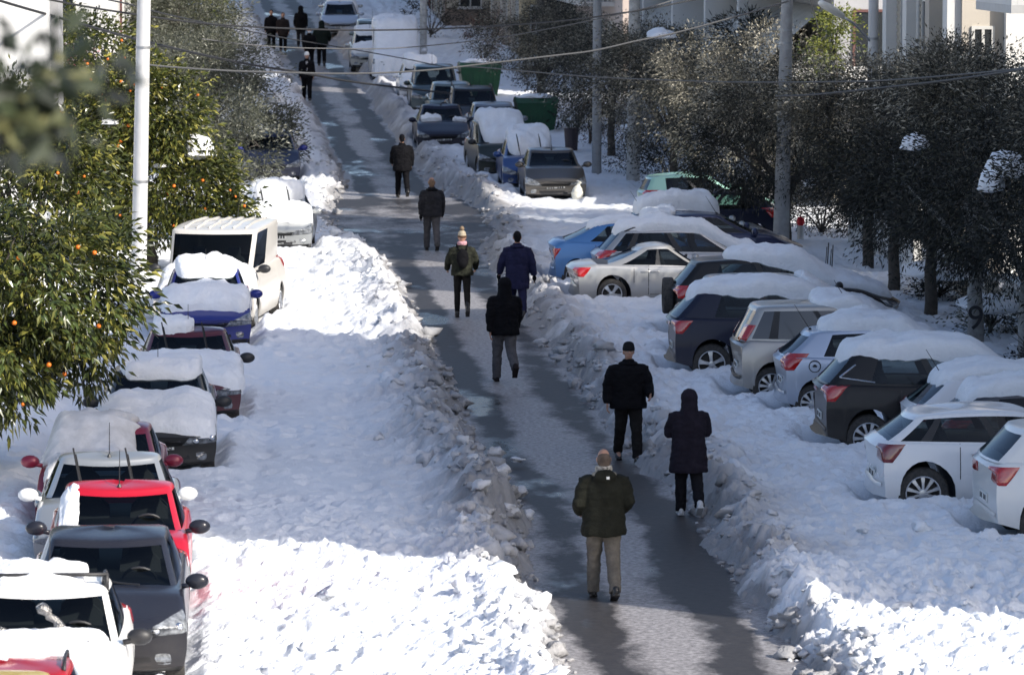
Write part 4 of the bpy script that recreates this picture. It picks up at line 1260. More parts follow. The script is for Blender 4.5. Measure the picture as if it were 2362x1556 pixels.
    if scarf is not None:
        mb = MB(); n = 20
        mb.rings([[T((r_ * math.cos(2 * math.pi * q / n), r_ * 1.05 * math.sin(2 * math.pi * q / n) - .005, z)) for q in range(n)] for r_, z in ((.07, 1.475), (.098, 1.49), (.105, 1.53), (.092, 1.565), (.065, 1.57))])
        part('scarf', mb, scarf, .008, .010, 1)
    if collar is not None:
        mb = MB(); n = 20
        mb.rings([[T((r_ * math.cos(2 * math.pi * q / n), r_ * .95 * math.sin(2 * math.pi * q / n) - .02, z)) for q in range(n)] for r_, z in ((.10, 1.44), (.150, 1.45), (.142, 1.475), (.10, 1.495))])
        part('collar', mb, collar, .006, .010, 1)
    if backpack is not None:
        mb = MB()
        mb.ell(T((0, -.205, 1.22)), (.135, .085, .21), 14, 10); mb.ell(T((0, -.265, 1.13)), (.10, .05, .11), 12, 8)
        bp = part('backpack', mb, backpack, .008, .012, 2)
        for s in (-1, 1):
            m2 = MB(); m2.tube([T((s * .08, -.15, 1.40)), T((s * .11, 0.0, 1.50)), T((s * .115, .12, 1.40)), T((s * .125, .12, 1.22)), T((s * .14, -.08, 1.08))], .018, 6); m2.build('strap', backpack, bp, True)
    if gloves is not None:
        for sg, (s0, el, wr, d) in zip((-1, 1), A):
            mb = MB(); mb.ell(wr + d * .06, (.045, .045, .06), 10, 6)
            for k in range(4): mb.tube([wr + d * .09 + Vector((0, .03 - .02 * k, 0)), wr + d * .165 + Vector((0, .034 - .022 * k, 0))], .011, 6)
            mb.tube([wr + d * .04 + Vector((0, .03, 0)), wr + d * .09 + Vector((0, .075, 0))], .012, 6)
            part('glove', mb, gloves, 0, .009, 1)
    if badge:
        mb = MB(); mb.box(T((.02, -.205, 1.44)), (.035, .02, .03)); mb.build('badge', M_PLATE, jk)
    if look:
        for s in (-1, 1):
            mb = MB(); mb.ell(T((s * .031, .098, 1.648)), (.014, .007, .008), 8, 6); mb.build('eye', mat('eye_white', (.6, .58, .55), .3), o, True)
            mb = MB(); mb.ell(T((s * .031, .104, 1.648)), (.006, .003, .006), 8, 6); mb.build('iris', mat('iris', (.03, .02, .015), .2), o, True)
            mb = MB(); mb.ell(T((s * .032, .100, 1.672)), (.022, .008, .005), 8, 6); mb.build('eyebrow', mat('brow', (.05, .035, .025), .8), o, True)
        mb = MB(); mb.ell(T((0, .098, 1.580)), (.024, .008, .007), 8, 6); mb.build('mouth', mat('lips', (.40, .16, .13), .5), o, True)
    if mask:
        mb = MB(); mb.ell(T((0, .075, 1.59)), (.06, .045, .05), 12, 8); mb.build('face_mask', mat('mask_white', (.75, .76, .78), .8), o, True)
    if stripes is not None:
        mb = MB(); mb.rings([ring(.95, .13, .172, .0), ring(1.1, .13, .168, .0), ring(1.35, .12, .165), ring(1.44, .09, .14)])
        part('sweater', mb, stripes, .004, .014, 2)
    if held is not None:
        wr, d = A[0][2], A[0][3]
        c = MB(); c.tube([wr + d * .05 + Vector((-.02, .03, .04)), wr + d * .05 + Vector((.03, .06, -.24))], [.035, .042], 10)
        ob = c.build('bottle', held, None, True)
        ob.matrix_world = Matrix.LocRotScale(Vector(pos), Matrix.Rotation(face, 3, 'Z').to_quaternion(), Vector((S, S, S)))
        tag(ob, 'small white bottle held in the hand of the person in a navy coat', 'bottle')
    return o, jk

def stripe_mat():
    m = mat('sweater_stripes', (.5, .5, .5), .85)
    nt = m.node_tree; tc = nt.nodes.new('ShaderNodeTexCoord'); w = nt.nodes.new('ShaderNodeTexWave'); w.bands_direction = 'Z'; w.inputs['Scale'].default_value = 5.5
    nt.links.new(tc.outputs['Object'], w.inputs['Vector'])
    r = nt.nodes.new('ShaderNodeValToRGB'); r.color_ramp.interpolation = 'CONSTANT'
    r.color_ramp.elements[0].color = (.03, .03, .04, 1); r.color_ramp.elements[1].position = .5; r.color_ramp.elements[1].color = (.55, .55, .57, 1)
    nt.links.new(w.outputs['Fac'], r.inputs['Fac']); nt.links.new(r.outputs['Color'], nt.nodes['Principled BSDF'].inputs['Base Color'])
    return m

def build_people():
    blk = cloth('black', (.007, .007, .009)); nvy = cloth('navy', (.018, .02, .055)); olv = cloth('olive', (.020, .021, .016))
    kha = cloth('khaki', (.16, .145, .125)); gry = cloth('grey', (.105, .10, .105)); dgr = cloth('charcoal', (.03, .03, .035)); plum = cloth('plum', (.020, .017, .026))
    shoe = mat('shoe_black', (.014, .013, .013), .4); shw = mat('shoe_white', (.55, .55, .55), .6); camo = mat('camo', (.040, .042, .030), .9, spec=.1, var=.8, vscale=7, col2=(.010, .011, .009))
    brown = cloth('brown', (.028, .022, .022))
    chk = mat('check_scarf', (.55, .52, .45), .85, var=.9, vscale=26, col2=(.03, .03, .03))
    def gp(px, py, off=0.012): 
        p = at(px, py); return (p.x, p.y, profs(p.y) + off)
    AW, TO = 0.0, math.pi        # facing away up the street, or towards the roof
    person('bald older man in an olive hooded jacket and khaki trousers walking away in front', gp(1392, 1380), AW + .06, 1.76, ((12, 4), (-10, 18)), ((-6, 18, 66), (-6, 18, 68)), olv, kha, shoe,
           hair=cloth('grey_hair', (.13, .10, .08), var=.5), bald=True, collar=cloth('beige_collar', (.38, .34, .27)), scarf=chk, hood_down=True, hem=.74, vox=.011, bulk=1.12, badge=True)
    person('man in a black cap and black jacket walking towards the viewer, one hand bare', gp(1449, 1064), TO + .1, 1.74, ((17, 8), (-12, 20)), ((14, 16, 50), (-8, 20, 22)), blk, cloth('black2', (.016, .015, .015)), shoe,
           hat=(cloth('knit_black', (.014, .014, .015)),), look=True, hem=.80, vox=.012, collar=blk, bulk=1.16)
    person('woman in a long dark hooded coat and white trainers beside the snowbank', gp(1588, 1190), AW + .05, 1.68, ((6, 3), (-12, 30)), ((22, 14, 66), (22, 14, 66)), plum, cloth('leggings', (.012, .012, .015)), shw,
           hood=True, hem=.60, flare=1.10, vox=.012, slim=1.0, bulk=1.06)
    person('person in a black hooded jacket and grey trousers with one heel lifted', gp(1163, 882), AW + .12, 1.80, ((14, 6), (-16, 44)), ((-16, 10, 12), (16, 10, 14)), blk, gry, brown, hood=True, hem=.80, vox=.013, bulk=1.08)
    person('person in a long navy coat and black gloves carrying a small white bottle', gp(1193, 738), AW, 1.76, ((15, 6), (-13, 22)), ((10, 24, 10), (-10, 22, 14)), nvy, nvy, shoe, hood=None, hair=blk, hem=.62, vox=.014, gloves=blk, collar=nvy,
           held=mat('bottle_white', (.7, .7, .68), .4), bulk=1.04)
    person('woman with a pom-pom hat, pink scarf and dark backpack walking uphill', gp(1066, 733), AW, 1.70, ((8, 4), (-12, 30)), ((14, 22, 40), (14, 22, 40)), camo, cloth('camo_leggings', (.018, .017, .016)), shoe,
           hat=(cloth('knit_beige', (.45, .38, .28)), cloth('pompom', (.30, .22, .15)), cloth('knit_brown', (.14, .08, .05))), scarf=cloth('pink', (.62, .35, .38)), backpack=blk, boots=True, hem=.86, vox=.013, slim=.97, bulk=1.02)
    person('bald man in a charcoal padded jacket and grey trousers wearing gloves', gp(996, 578), AW + .05, 1.76, ((17, 6), (-14, 24)), ((-12, 12, 16), (16, 14, 14)), dgr, gry, shoe, hair=cloth('short_hair', (.20, .13, .09)), bald=True, gloves=blk, hem=.82, vox=.014, collar=blk, bulk=1.05)
    person('person in a bulky black coat with bowed head, alone past the crossing', gp(928, 456), AW + .08, 1.76, ((16, 8), (-16, 28)), ((14, 12, 34), (-4, 14, 26)), blk, blk, shoe, hood=None, hair=blk, hem=.74, vox=.016, lean=.05, bulk=1.12)
    person('person in a white cap and striped sweater under an open dark coat walking downhill', gp(708, 233), TO, 1.76, ((8, 4), (-8, 14)), ((4, 10, 14), (4, 10, 14)), blk, blk, shoe, hat=(mat('cap_white', (.75, .75, .74), .8),), look=True, stripes=stripe_mat(), hem=.80, vox=.018)
    person('person in black, leftmost of the pair by the left snow edge uphill', gp(626, 118), TO, 1.76, ((6, 3), (-8, 14)), ((4, 10, 14), (4, 12, 14)), blk, blk, shoe, hair=blk, hem=.76, vox=.02)
    person('person in a dark brown coat walking close beside another on the uphill left', gp(653, 120), TO, 1.68, ((6, 3), (-8, 14)), ((4, 10, 14), (4, 12, 14)), brown, blk, shoe, hair=cloth('hair_brown', (.08, .05, .03)), hem=.70, vox=.02)
    person('person in a long black coat at the back of the uphill group', gp(694, 108), AW, 1.78, ((6, 3), (-8, 14)), ((4, 12, 14), (4, 12, 14)), blk, dgr, shoe, hood=True, hem=.66, vox=.02)
    person('person in black wearing a white face mask in the uphill group', gp(714, 160), TO, 1.66, ((6, 3), (-8, 14)), ((8, 10, 24), (8, 10, 24)), blk, blk, shoe, hair=blk, mask=True, hem=.76, vox=.02)
    person('broad person in a dark green hooded jacket, rightmost of the uphill group', gp(742, 152), AW, 1.84, ((8, 4), (-8, 16)), ((6, 22, 40), (6, 22, 40)), cloth('dark_green', (.014, .02, .017)), blk, shoe, hood=True, hem=.80, vox=.02, bulk=1.12)

# ================================================================== TREES
M_BARK = mat('bark', (.10, .085, .07), .9, var=.5, vscale=7, bump=.9, bscale=22)
M_BARKW = mat('whitewashed_bark', (.40, .39, .37), .9, var=.35, vscale=6, bump=.7, bscale=20, col2=(.2, .19, .175))
def leaf_mat(name, a, b, rough=.38, trans=.18, mid=None):
    return attr_mat(name, 'tone', a, b, rough, .5, trans=trans, cm=mid)
M_ORANGELEAF = leaf_mat('orange_leaf', (.008, .014, .004), (.34, .31, .070), .28, .16, (.58, (.075, .090, .018)))
M_OLIVELEAF = leaf_mat('olive_leaf', (.035, .040, .026), (.30, .30, .24), .5, .12, (.6, (.105, .11, .078)))
M_DARKLEAF = leaf_mat('evergreen_shade_leaf', (.007, .009, .006), (.075, .075, .048), .6, .08, (.66, (.009, .010, .007)))  # dark bush leaf; in lower street-tree crowns it stands for shade
M_SUNTOPLEAF = leaf_mat('sunlit_top_leaf', (.008, .009, .007), (.52, .48, .38), .6, .12, (.50, (.085, .080, .058)))  # sunlight on the street-tree tops, put into the leaf colour
M_BLURLEAF = leaf_mat('dull_orange_leaf', (.006, .010, .006), (.24, .23, .09), .45, .12, (.62, (.035, .046, .020)))  # darker, duller orange leaf for the close spray
M_FRUIT = mat('orange_peel', (.80, .19, .012), .42, var=.3, vscale=12)
M_YELLOWLEAF = leaf_mat('yellow_green_leaf', (.06, .085, .015), (.26, .26, .05), .45, .2, (.5, (.14, .16, .03)))

def leaf_cloud(name, blobs, n, ln, wd, m, parent, rng, per=26, spread=.16, droop=.5, shell=.5, quad=False, lift=0.0, origin=Vector((0, 0, 0)), curl=.25, holes=None):
    """leaves in clumps through the volume of several ellipsoids"""
    wts = np.array([b[3] * b[4] * b[5] for b in blobs]) ** .67; wts = wts / wts.sum()
    nc = max(1, n // per)
    bi = rng.choice(len(blobs), nc, p=wts)
    B = np.array(blobs)[bi]
    u = rng.normal(size=(nc, 3)); u /= np.linalg.norm(u, axis=1)[:, None]
    rr = (shell + (1 - shell) * rng.random(nc) ** .6) * (1 + .10 * rng.normal(size=nc))
    C = B[:, :3] + u * B[:, 3:6] * rr[:, None]
    if holes is not None:
        sd_ = float(rng.random() * 50)
        nv = np.array([mnoise.noise(Vector((c[0] * 1.5 + sd_, c[1] * 1.5, c[2] * 1.9))) for c in C])
        C = C + u * (nv * .55)[:, None]
        keep = nv > holes
        C, u, nc = C[keep], u[keep], int(keep.sum())
    ctone = np.clip(rng.normal(.42, .24, nc), 0, 1)
    idx = np.repeat(np.arange(nc), per); N = len(idx)
    off = rng.normal(size=(N, 3)) * spread * np.array([1, 1, .75])
    Pp = C[idx] + off
    D = u[idx] * .8 + off / max(spread, 1e-3) * .45 + rng.normal(size=(N, 3)) * .45
    D[:, 2] += lift - droop * rng.random(N)
    D /= np.linalg.norm(D, axis=1)[:, None]
    r3 = rng.normal(size=(N, 3)); r3[:, 2] *= .35
    Sd = np.cross(D, r3); Sd /= np.linalg.norm(Sd, axis=1)[:, None] + 1e-9
    Nn = np.cross(Sd, D)
    sz = (.65 + .7 * rng.random(N))[:, None]
    l, w = ln * sz, wd * sz
    tip = Pp + D * l - np.array([0, 0, 1]) * l * curl * rng.random((N, 1))
    if quad:
        mid = Pp + D * l * .5
        V = np.stack([Pp, mid + Sd * w * .5, tip, mid - Sd * w * .5], 1)
        F = np.arange(N * 4).reshape(N, 4); k = 4
    else:
        m1 = Pp + D * l * .42
        up = Nn * w * .28
        V = np.stack([Pp, m1 + Sd * w * .5 + up, tip, m1 - Sd * w * .5 + up, m1], 1)
        b = np.arange(N)[:, None] * 5
        F = np.concatenate([b + np.array([0, 4, 1]), b + np.array([1, 4, 2]), b + np.array([2, 4, 3]), b + np.array([3, 4, 0])]); k = 5
    tone = np.clip(ctone[idx] + rng.normal(0, .16, N), 0, 1)
    o = obj_np(name, V.reshape(-1, 3) - np.array(origin), F, m, parent, smooth=False, attrs={'tone': np.repeat(tone, k)})
    return o, Pp, D, tone

def limb_tree(rt, base, fork, blobs, m, rng, r0=.14, lean=0.0, nl=9, tw=.5):
    mb = MB()
    f = Vector(fork)
    pts = [Vector((0, 0, -.1)), Vector((f.x * .2 + .03, f.y * .2, f.z * .35)), Vector((f.x * .6 - .02, f.y * .6, f.z * .7)), f]
    mb.tube(pts, [r0 * 1.25, r0, r0 * .9, r0 * .85], 10)
    tr = mb.build('trunk', m, rt, True)
    mb = MB()
    for k in range(nl):
        b = blobs[k % len(blobs)]
        e = Vector(b[:3]) + Vector((rng.uniform(-.6, .6) * b[3], rng.uniform(-.6, .6) * b[4], rng.uniform(-.2, .7) * b[5]))
        md = f.lerp(e, .5) + Vector((rng.uniform(-.15, .15), rng.uniform(-.15, .15), rng.uniform(0, .2)))
        mb.tube([f - Vector((0, 0, .05)), f.lerp(md, .5), md, e], [r0 * .6, r0 * .42, r0 * .28, r0 * .08], 6)
        for q in range(3):
            t0 = md.lerp(e, rng.random()); mb.tube([t0, t0 + Vector((rng.uniform(-tw, tw), rng.uniform(-tw, tw), rng.uniform(-.1, .5) * tw * 2))], [r0 * .14, .006], 4)
    mb.build('limb', m, rt, True)
    return tr

_FRUIT = None
def fruit_mesh():
    global _FRUIT
    if _FRUIT is None:
        mb = MB(); mb.ell((0, 0, 0), (.044, .044, .042), 12, 8); _FRUIT = mesh_of('orange', mb.v, mb.f, M_FRUIT)
    return _FRUIT

def snow_lump(parent, c, r, seed, name='snow_clump', flat=.6):
    bm = bmesh.new(); bmesh.ops.create_icosphere(bm, subdivisions=4, radius=1)
    V = []
    for v in bm.verts:
        p = v.co.copy(); k = 1 + .22 * mnoise.noise(p * 1.4 + Vector((seed, 0, 0))) + .10 * mnoise.noise(p * 4 + Vector((0, seed, 0))) + .05 * mnoise.noise(p * 10)
        q = p * k
        if q.z < 0: q.z *= flat * .5
        V.append((q.x * r[0] + c[0], q.y * r[1] + c[1], q.z * r[2] + c[2]))
    F = [[v.index for v in f.verts] for f in bm.faces]; bm.free()
    return obj(name, V, F, M_CAP, parent)

def tree(name, label, base, blobs, n, ln, wd, m, seed, fork=(0, 0, 1.6), bark=None, group=None, fruit=0, fruit_dir=None, snow=(), quad=True, r0=.14, per=26, spread=.16, droop=.5, shell=.5, lift=0, cat='tree', loose=0, curl=.25, holes=-.18):
    rng = np.random.default_rng(seed); pr = random.Random(seed)
    rt = empty(name, base); tag(rt, label, cat, group)
    limb_tree(rt, base, fork, blobs[:1] if 'blurred' in label else blobs, bark or M_BARK, pr, r0, tw=.05 if 'blurred' in label else .5)
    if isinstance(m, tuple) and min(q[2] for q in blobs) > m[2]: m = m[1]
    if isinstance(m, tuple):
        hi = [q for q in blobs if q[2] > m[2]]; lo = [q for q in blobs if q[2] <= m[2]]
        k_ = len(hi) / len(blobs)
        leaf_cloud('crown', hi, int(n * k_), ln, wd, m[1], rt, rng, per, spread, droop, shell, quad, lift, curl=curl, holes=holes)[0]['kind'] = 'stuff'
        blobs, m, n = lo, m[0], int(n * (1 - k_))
    cr, Pp, D, tone = leaf_cloud('crown', blobs, n, ln, wd, m, rt, rng, per, spread, droop, shell, quad, lift, curl=curl, holes=holes)
    cr['kind'] = 'stuff'
    B = np.array(blobs)
    for k in range(fruit):
        b = B[rng.integers(len(B))]
        u = rng.normal(size=3); u /= np.linalg.norm(u)
        if fruit_dir is not None:
            u = u + np.array(fruit_dir) * 1.1; u /= np.linalg.norm(u)
        p = b[:3] + u * (b[3:6] * rng.uniform(1.0, 1.05) + .13)
        o = bpy.data.objects.new('orange', fruit_mesh()); link(o, rt); o.location = p; s = rng.uniform(.62, .95); o.scale = (s, s, s)
    if loose:
        # the leaves that show largest are leaves of their own
        vis = np.argsort(Pp[:, 1] - .6 * (Pp[:, 0] - 0) + rng.normal(0, .25, len(Pp)))[:loose]
        lm = mesh_of('leaf', [(0, 0, 0), (wd * .5, ln * .42, wd * .15), (0, ln, -.02), (-wd * .5, ln * .42, wd * .15), (0, ln * .42, 0)], [(0, 4, 1), (1, 4, 2), (2, 4, 3), (3, 4, 0)], M_LEAFONE, smooth=False)
        for i in vis:
            o = bpy.data.objects.new('leaf', lm); link(o, rt)
            d = Vector(D[i]) + Vector((.1, -.35, -.1)); q = d.to_track_quat('Y', 'Z').to_euler()
            o.location = Vector(Pp[i]) + Vector((0, -.08, 0)); o.rotation_euler = (q.x, q.y + pr.uniform(-.9, .9), q.z)
            s = pr.uniform(.75, 1.2); o.scale = (s, s, s)
    for k, (c, r) in enumerate(snow):
        snow_lump(rt, c, r, seed + k)
    return rt
M_LEAFONE = mat('orange_leaf_single', (.060, .082, .020), .33, 0, .5)

def build_trees():
    G1, G2, G3 = 'orange trees on the left pavement', 'grey olive trees', 'dark street trees on the right pavement'
    def z(y): return profs(y)
    # near left orange tree (its trunk is outside the picture)
    b = (-8.75, 60.0, 0)
    tree('orange_tree', 'big orange tree with drooping glossy leaves overhanging the parked cars', b,
         [(.3, -.2, 2.85, 1.9, 1.5, 1.2), (1.75, .1, 2.95, .95, 1.1, 1.0), (.6, -.5, 2.15, 1.2, 1.1, .75), (1.75, .2, 2.35, .75, .8, .6), (-.1, -.6, 1.75, .9, .8, .6), (1.3, -.2, 3.35, .9, .9, .6), (.95, -.5, 1.75, .5, .5, .4), (-.6, 0, 2.4, 1.4, 1.4, 1.4)],
         24000, .15, .048, M_ORANGELEAF, 11, fork=(.25, 0, 1.3), fruit=14, fruit_dir=(.3, -1, 0), quad=False, per=14, spread=.13, droop=1.0, shell=.62, group=G1, loose=300, curl=.3)
    # foreground tree, far out of focus: only a spray of its crown reaches into the picture
    b = (-6.0, 10.6, 0)
    tree('orange_tree', 'blurred spray of orange tree foliage very close to the viewer', b,
         [(-.35, 0, 7.40, .66, .5, .5), (.70, 0, 7.59, .13, .16, .085), (.62, .0, 7.50, .13, .16, .08), (.80, .0, 7.53, .075, .12, .05), (.74, -.02, 7.47, .10, .12, .05), (.3, 0, 7.48, .28, .25, .2)],
         1900, .095, .050, M_BLURLEAF, 12, fork=(-.3, 0, 6.6), r0=.10, quad=False, per=10, spread=.045, droop=.5, shell=.35, group=G1)
    # second orange tree, behind the lamp-white pole
    b = (-6.55, 96.5, 0)
    tree('orange_tree', 'rounded orange tree dotted with fruit behind the white pole', b,
         [(.2, -.2, 2.1, 1.55, 1.4, 1.35), (1.1, -.3, 1.6, 1.0, 1.1, .95), (-.7, 0, 3.2, 1.25, 1.2, 1.3), (.1, -.1, 3.6, 1.15, 1.1, 1.05), (-1.3, 0, 2.0, 1.2, 1.2, 1.6), (1.5, -.2, 1.2, .75, .8, .75), (-.6, .2, 4.35, .8, .8, .6)],
         36000, .15, .055, M_ORANGELEAF, 13, fork=(-.2, 0, 1.4), fruit=34, fruit_dir=(.2, -1, .1), quad=False, per=16, spread=.14, droop=.6, shell=.62, group=G1,
         snow=[((1.0, -.30, 2.80), (.42, .5, .42)), ((.2, -1.0, 2.55), (.16, .2, .08)), ((-.9, -1.0, 3.5), (.2, .2, .1))])
    b = (-8.9, 84.0, 0)
    tree('orange_tree', 'small orange tree between the two larger ones at the picture edge', b,
         [(0, 0, 2.6, 1.5, 1.4, 1.3), (.9, 0, 3.3, .9, .9, .9), (-.3, 0, 4.0, 1.2, 1.0, .9)], 18000, .15, .055, M_ORANGELEAF, 14, fruit=7, fruit_dir=(.3, -1, 0), quad=False, per=16, droop=.6, group=G1, shell=.6)
    b = (-8.4, 113.0, 0)
    tree('orange_tree', 'leafy orange tree at the upper left before the terrace', b,
         [(0, 0, 4.6, 1.3, 1.2, .9), (.6, 0, 3.7, 1.2, 1.1, .9), (-1.0, 0, 4.9, .9, .9, .8), (0, 0, 2.6, 1.5, 1.3, 1.2)], 18000, .15, .055, M_ORANGELEAF, 15, fruit=6, fruit_dir=(.3, -1, 0), per=16, droop=.6, group=G1, shell=.6)
    # olive-grey trees leaning over the left kerb
    b = (-5.2, 128.0, z(128))
    tree('olive_tree', 'grey olive tree leaning over the left kerb below the walkers', b,
         [(.3, 0, 2.1, 1.75, 1.5, 1.4), (1.3, -.2, 1.5, 1.15, 1.1, 1.0), (-.8, 0, 3.2, 1.5, 1.4, 1.2), (.4, 0, 3.3, 1.3, 1.2, 1.0), (1.9, -.3, 1.0, .75, .8, .6), (-.2, -.3, .9, 1.2, 1.0, .8), (.75, -3.9, 1.15, 1.15, .8, 1.0), (.2, -3.6, 2.0, 1.2, .8, .8)],
         50000, .12, .032, M_OLIVELEAF, 16, bark=M_BARK, per=22, spread=.17, droop=.2, lift=.3, shell=.55, group=G2, snow=[((-.7, -.6, 2.35), (.26, .3, .18)), ((1.75, .2, 2.3), (.3, .3, .3)), ((2.3, -.1, 1.0), (.3, .3, .3))])
    b = (-6.6, 146.0, z(146))
    tree('olive_tree', 'taller grey olive tree behind the leaning one on the left', b,
         [(0, 0, 2.9, 2.0, 1.8, 1.5), (.8, 0, 3.8, 1.6, 1.5, 1.3), (-1.2, 0, 4.0, 1.6, 1.5, 1.4), (1.5, 0, 2.2, 1.2, 1.1, 1.0), (-.4, 0, 1.2, 1.8, 1.3, 1.2)],
         40000, .13, .036, M_OLIVELEAF, 17, per=22, spread=.19, droop=.2, lift=.3, shell=.55, group=G2)
    b = (-6.9, 172.0, z(172))
    tree('olive_tree', 'yellowish olive tree at the top left beside the snowy slope', b,
         [(0, 0, 2.6, 1.9, 1.8, 1.6), (.9, 0, 3.5, 1.3, 1.3, 1.2), (-1.2, 0, 3.2, 1.4, 1.3, 1.3)],
         22000, .14, .045, M_YELLOWLEAF, 18, per=22, spread=.2, droop=.3, lift=.2, shell=.55, group=G2)
    b = (-8.6, 160.0, z(160))
    tree('olive_tree', 'dark bushy tree on the terrace at the upper left', b,
         [(0, 0, 3.2, 2.1, 1.8, 1.9), (-2, 0, 2.6, 1.7, 1.4, 1.7)], 20000, .14, .04, M_OLIVELEAF, 19, per=22, spread=.2, droop=.3, shell=.5, group=G2)
    # right-hand street trees
    rows = [
     # X, Y, trunk height, crown blobs (dx, dy, z, rx, ry, rz), leaf material, n, label
     (9.1, 68.5, 1.7, [(0, 0, 3.3, 1.6, 1.5, 1.6), (-.8, .2, 2.4, .9, 1, .8), (.2, 0, 4.6, 1.1, 1.1, .9)], M_DARKLEAF, 13000, 'darkest street tree, cut by the right edge of the frame', M_BARK),
     (8.72, 73.0, 1.75, [(0, 0, 3.2, 1.75, 1.5, 1.4), (-.9, 0, 2.5, .95, 1, .7), (.5, 0, 4.3, 1.3, 1.2, .9)], M_DARKLEAF, 15000, 'street tree with a pale slim trunk beside the white balustrade', M_BARKW),
     (8.62, 77.5, 1.8, [(0, 0, 3.3, 1.7, 1.5, 1.4), (-.8, 0, 2.6, 1.0, 1, .7), (.3, .2, 4.4, 1.35, 1.2, .9), (-.4, 0, 4.9, .8, .8, .6)], M_DARKLEAF, 17000, 'street tree whose whitewashed trunk carries a black figure 9', M_BARKW),
     (8.62, 82.5, 1.75, [(0, 0, 3.2, 1.7, 1.5, 1.3), (-.9, 0, 2.6, .9, 1, .7), (.2, .1, 4.4, 1.4, 1.3, 1.0)], M_SUNTOPLEAF, 17000, 'street tree with a dark bare trunk behind the snow roofed black off-roader', M_BARK),
     (8.75, 88.0, 1.7, [(0, 0, 3.1, 1.8, 1.5, 1.3), (-.8, 0, 2.5, 1.0, 1, .8), (.2, 0, 4.3, 1.5, 1.4, 1.0), (.5, 0, 5.1, .9, .9, .6)], M_SUNTOPLEAF, 17000, 'pale topped street tree left of the lamp post, sun painted into its crown', M_BARK),
     (9.1, 94.0, 1.6, [(0, 0, 2.9, 1.7, 1.5, 1.3), (-.6, 0, 4.0, 1.4, 1.3, 1.0)], M_DARKLEAF, 14000, 'dark street tree standing behind the tall grey concrete pole', M_BARK),
     (8.2, 101.0, 1.5, [(0, 0, 2.7, 1.9, 1.6, 1.3), (-.4, 0, 3.9, 1.5, 1.4, 1.0), (-1.0, 0, 2.2, 1.0, 1, .8)], M_SUNTOPLEAF, 16000, 'pale topped tree over the mint green car', M_BARK),
     (8.6, 110.0, 1.5, [(-.3, 0, 3.1, 1.9, 1.7, 1.4), (-.9, 0, 4.2, 1.4, 1.3, 1.0), (.6, 0, 4.4, 1.2, 1.2, .9)], M_SUNTOPLEAF, 16000, 'pale topped tree behind the thick pale pole', M_BARK),
     (7.6, 121.0, 1.5, [(0, 0, 2.9, 1.8, 1.6, 1.4), (-.3, 0, 4.1, 1.5, 1.4, 1.0)], M_DARKLEAF, 14000, 'dark tree between the two concrete poles with a snow tuft', M_BARK),
     (6.9, 133.0, 1.4, [(0, 0, 2.5, 1.7, 1.6, 1.3), (.2, 0, 3.6, 1.3, 1.3, .9)], M_DARKLEAF, 12000, 'dark tree above the lower green dumpster', M_BARK),
     (5.7, 147.0, 1.6, [(0, 0, 2.9, 1.7, 1.6, 1.2), (.4, 0, 3.7, 1.3, 1.3, .8)], M_SUNTOPLEAF, 11000, 'sparse tree above the upper green dumpster', M_BARK),
    ]
    for k, (x, y, th, bl, m, n, lab, bk) in enumerate(rows):
        sn = []
        if k == 8: sn = [((-.45, -1.1, 4.55), (.42, .4, .22))]
        if k == 2: sn = [((-1.30, -1.2, 3.95), (.26, .3, .24))]
        if k == 1: sn = [((-.72, -1.95, 3.80), (.36, .36, .38)), ((-.95, -1.9, 3.55), (.22, .3, .3))]
        if k == 4: sn = [((.2, -1.5, 3.0), (.16, .2, .2)), ((1.0, -1.2, 4.3), (.2, .2, .14))]
        t = tree('street_tree', lab, (x, y, z(y)), [(q[0] * 1.1 + (.35 if 80 < y < 98 else 0), q[1], q[2] * (.90 if y > 80 else 1.0) + (.42 if q[2] < 3 else .12), q[3] * (1.06 if 80 < y < 98 else 1.2), q[4] * 1.15, q[5] * 1.08) for q in bl], int(n * 5.0), .092, .024, (M_DARKLEAF, M_SUNTOPLEAF, 3.75 if y < 86 else 3.05 if y < 104 else 2.6), 40 + k, fork=(0.05, 0, th), bark=bk, r0=.15 if bk is M_BARKW else .125, per=36, spread=.16, holes=.05, droop=.35, lift=.1, shell=.42, group=G3, snow=sn)  # upper blobs take the sunlit leaf colour, lower blobs the shaded one
        if k == 2:
            cu = bpy.data.curves.new('number', 'FONT'); cu.body = '9'; cu.size = .62; cu.extrude = .004; cu.align_x = 'CENTER'; cu.align_y = 'CENTER'
            cu.materials.append(M_INK); o = text_mesh('painted_number', cu, t); o.rotation_euler = (math.pi / 2, 0, -.05); o.location = (.0, -.19, .78)
    # bushes and small plants
    def bush(lab, x, y, zc, blobs, m, n, seed, name='bush', ln=.08, wd=.026, snow=(), cat='bush', fork=.4):
        tree(name, lab, (x, y, zc), blobs, n, ln, wd, m, seed, fork=(0, 0, fork), r0=.05, per=16, spread=.12, droop=.2, lift=.3, shell=.3, group='bushes by the right pavement', snow=snow, cat=cat)
    bush('dense dark bush added to darken the corner behind the navy three-door hatchback', 9.5, 104, .05, [(0, 0, .8, .8, 1.6, .8), (-.2, 1.8, .7, .7, 1.2, .7), (.3, -1.2, 1.3, .7, 1.0, .7)], M_DARKLEAF, 6500, 70, snow=[((0, .4, 1.5), (.5, .8, .2))])  # bush added to darken the bright snow behind the cars
    bush('dense dark bush added to darken the crossing corner farther along', 9.0, 110, .05, [(0, 0, .9, 1.0, 1.8, .9), (-.6, 1.2, .8, .8, 1.2, .8)], M_DARKLEAF, 6500, 71)  # second added bush, darkening the rest of the corner
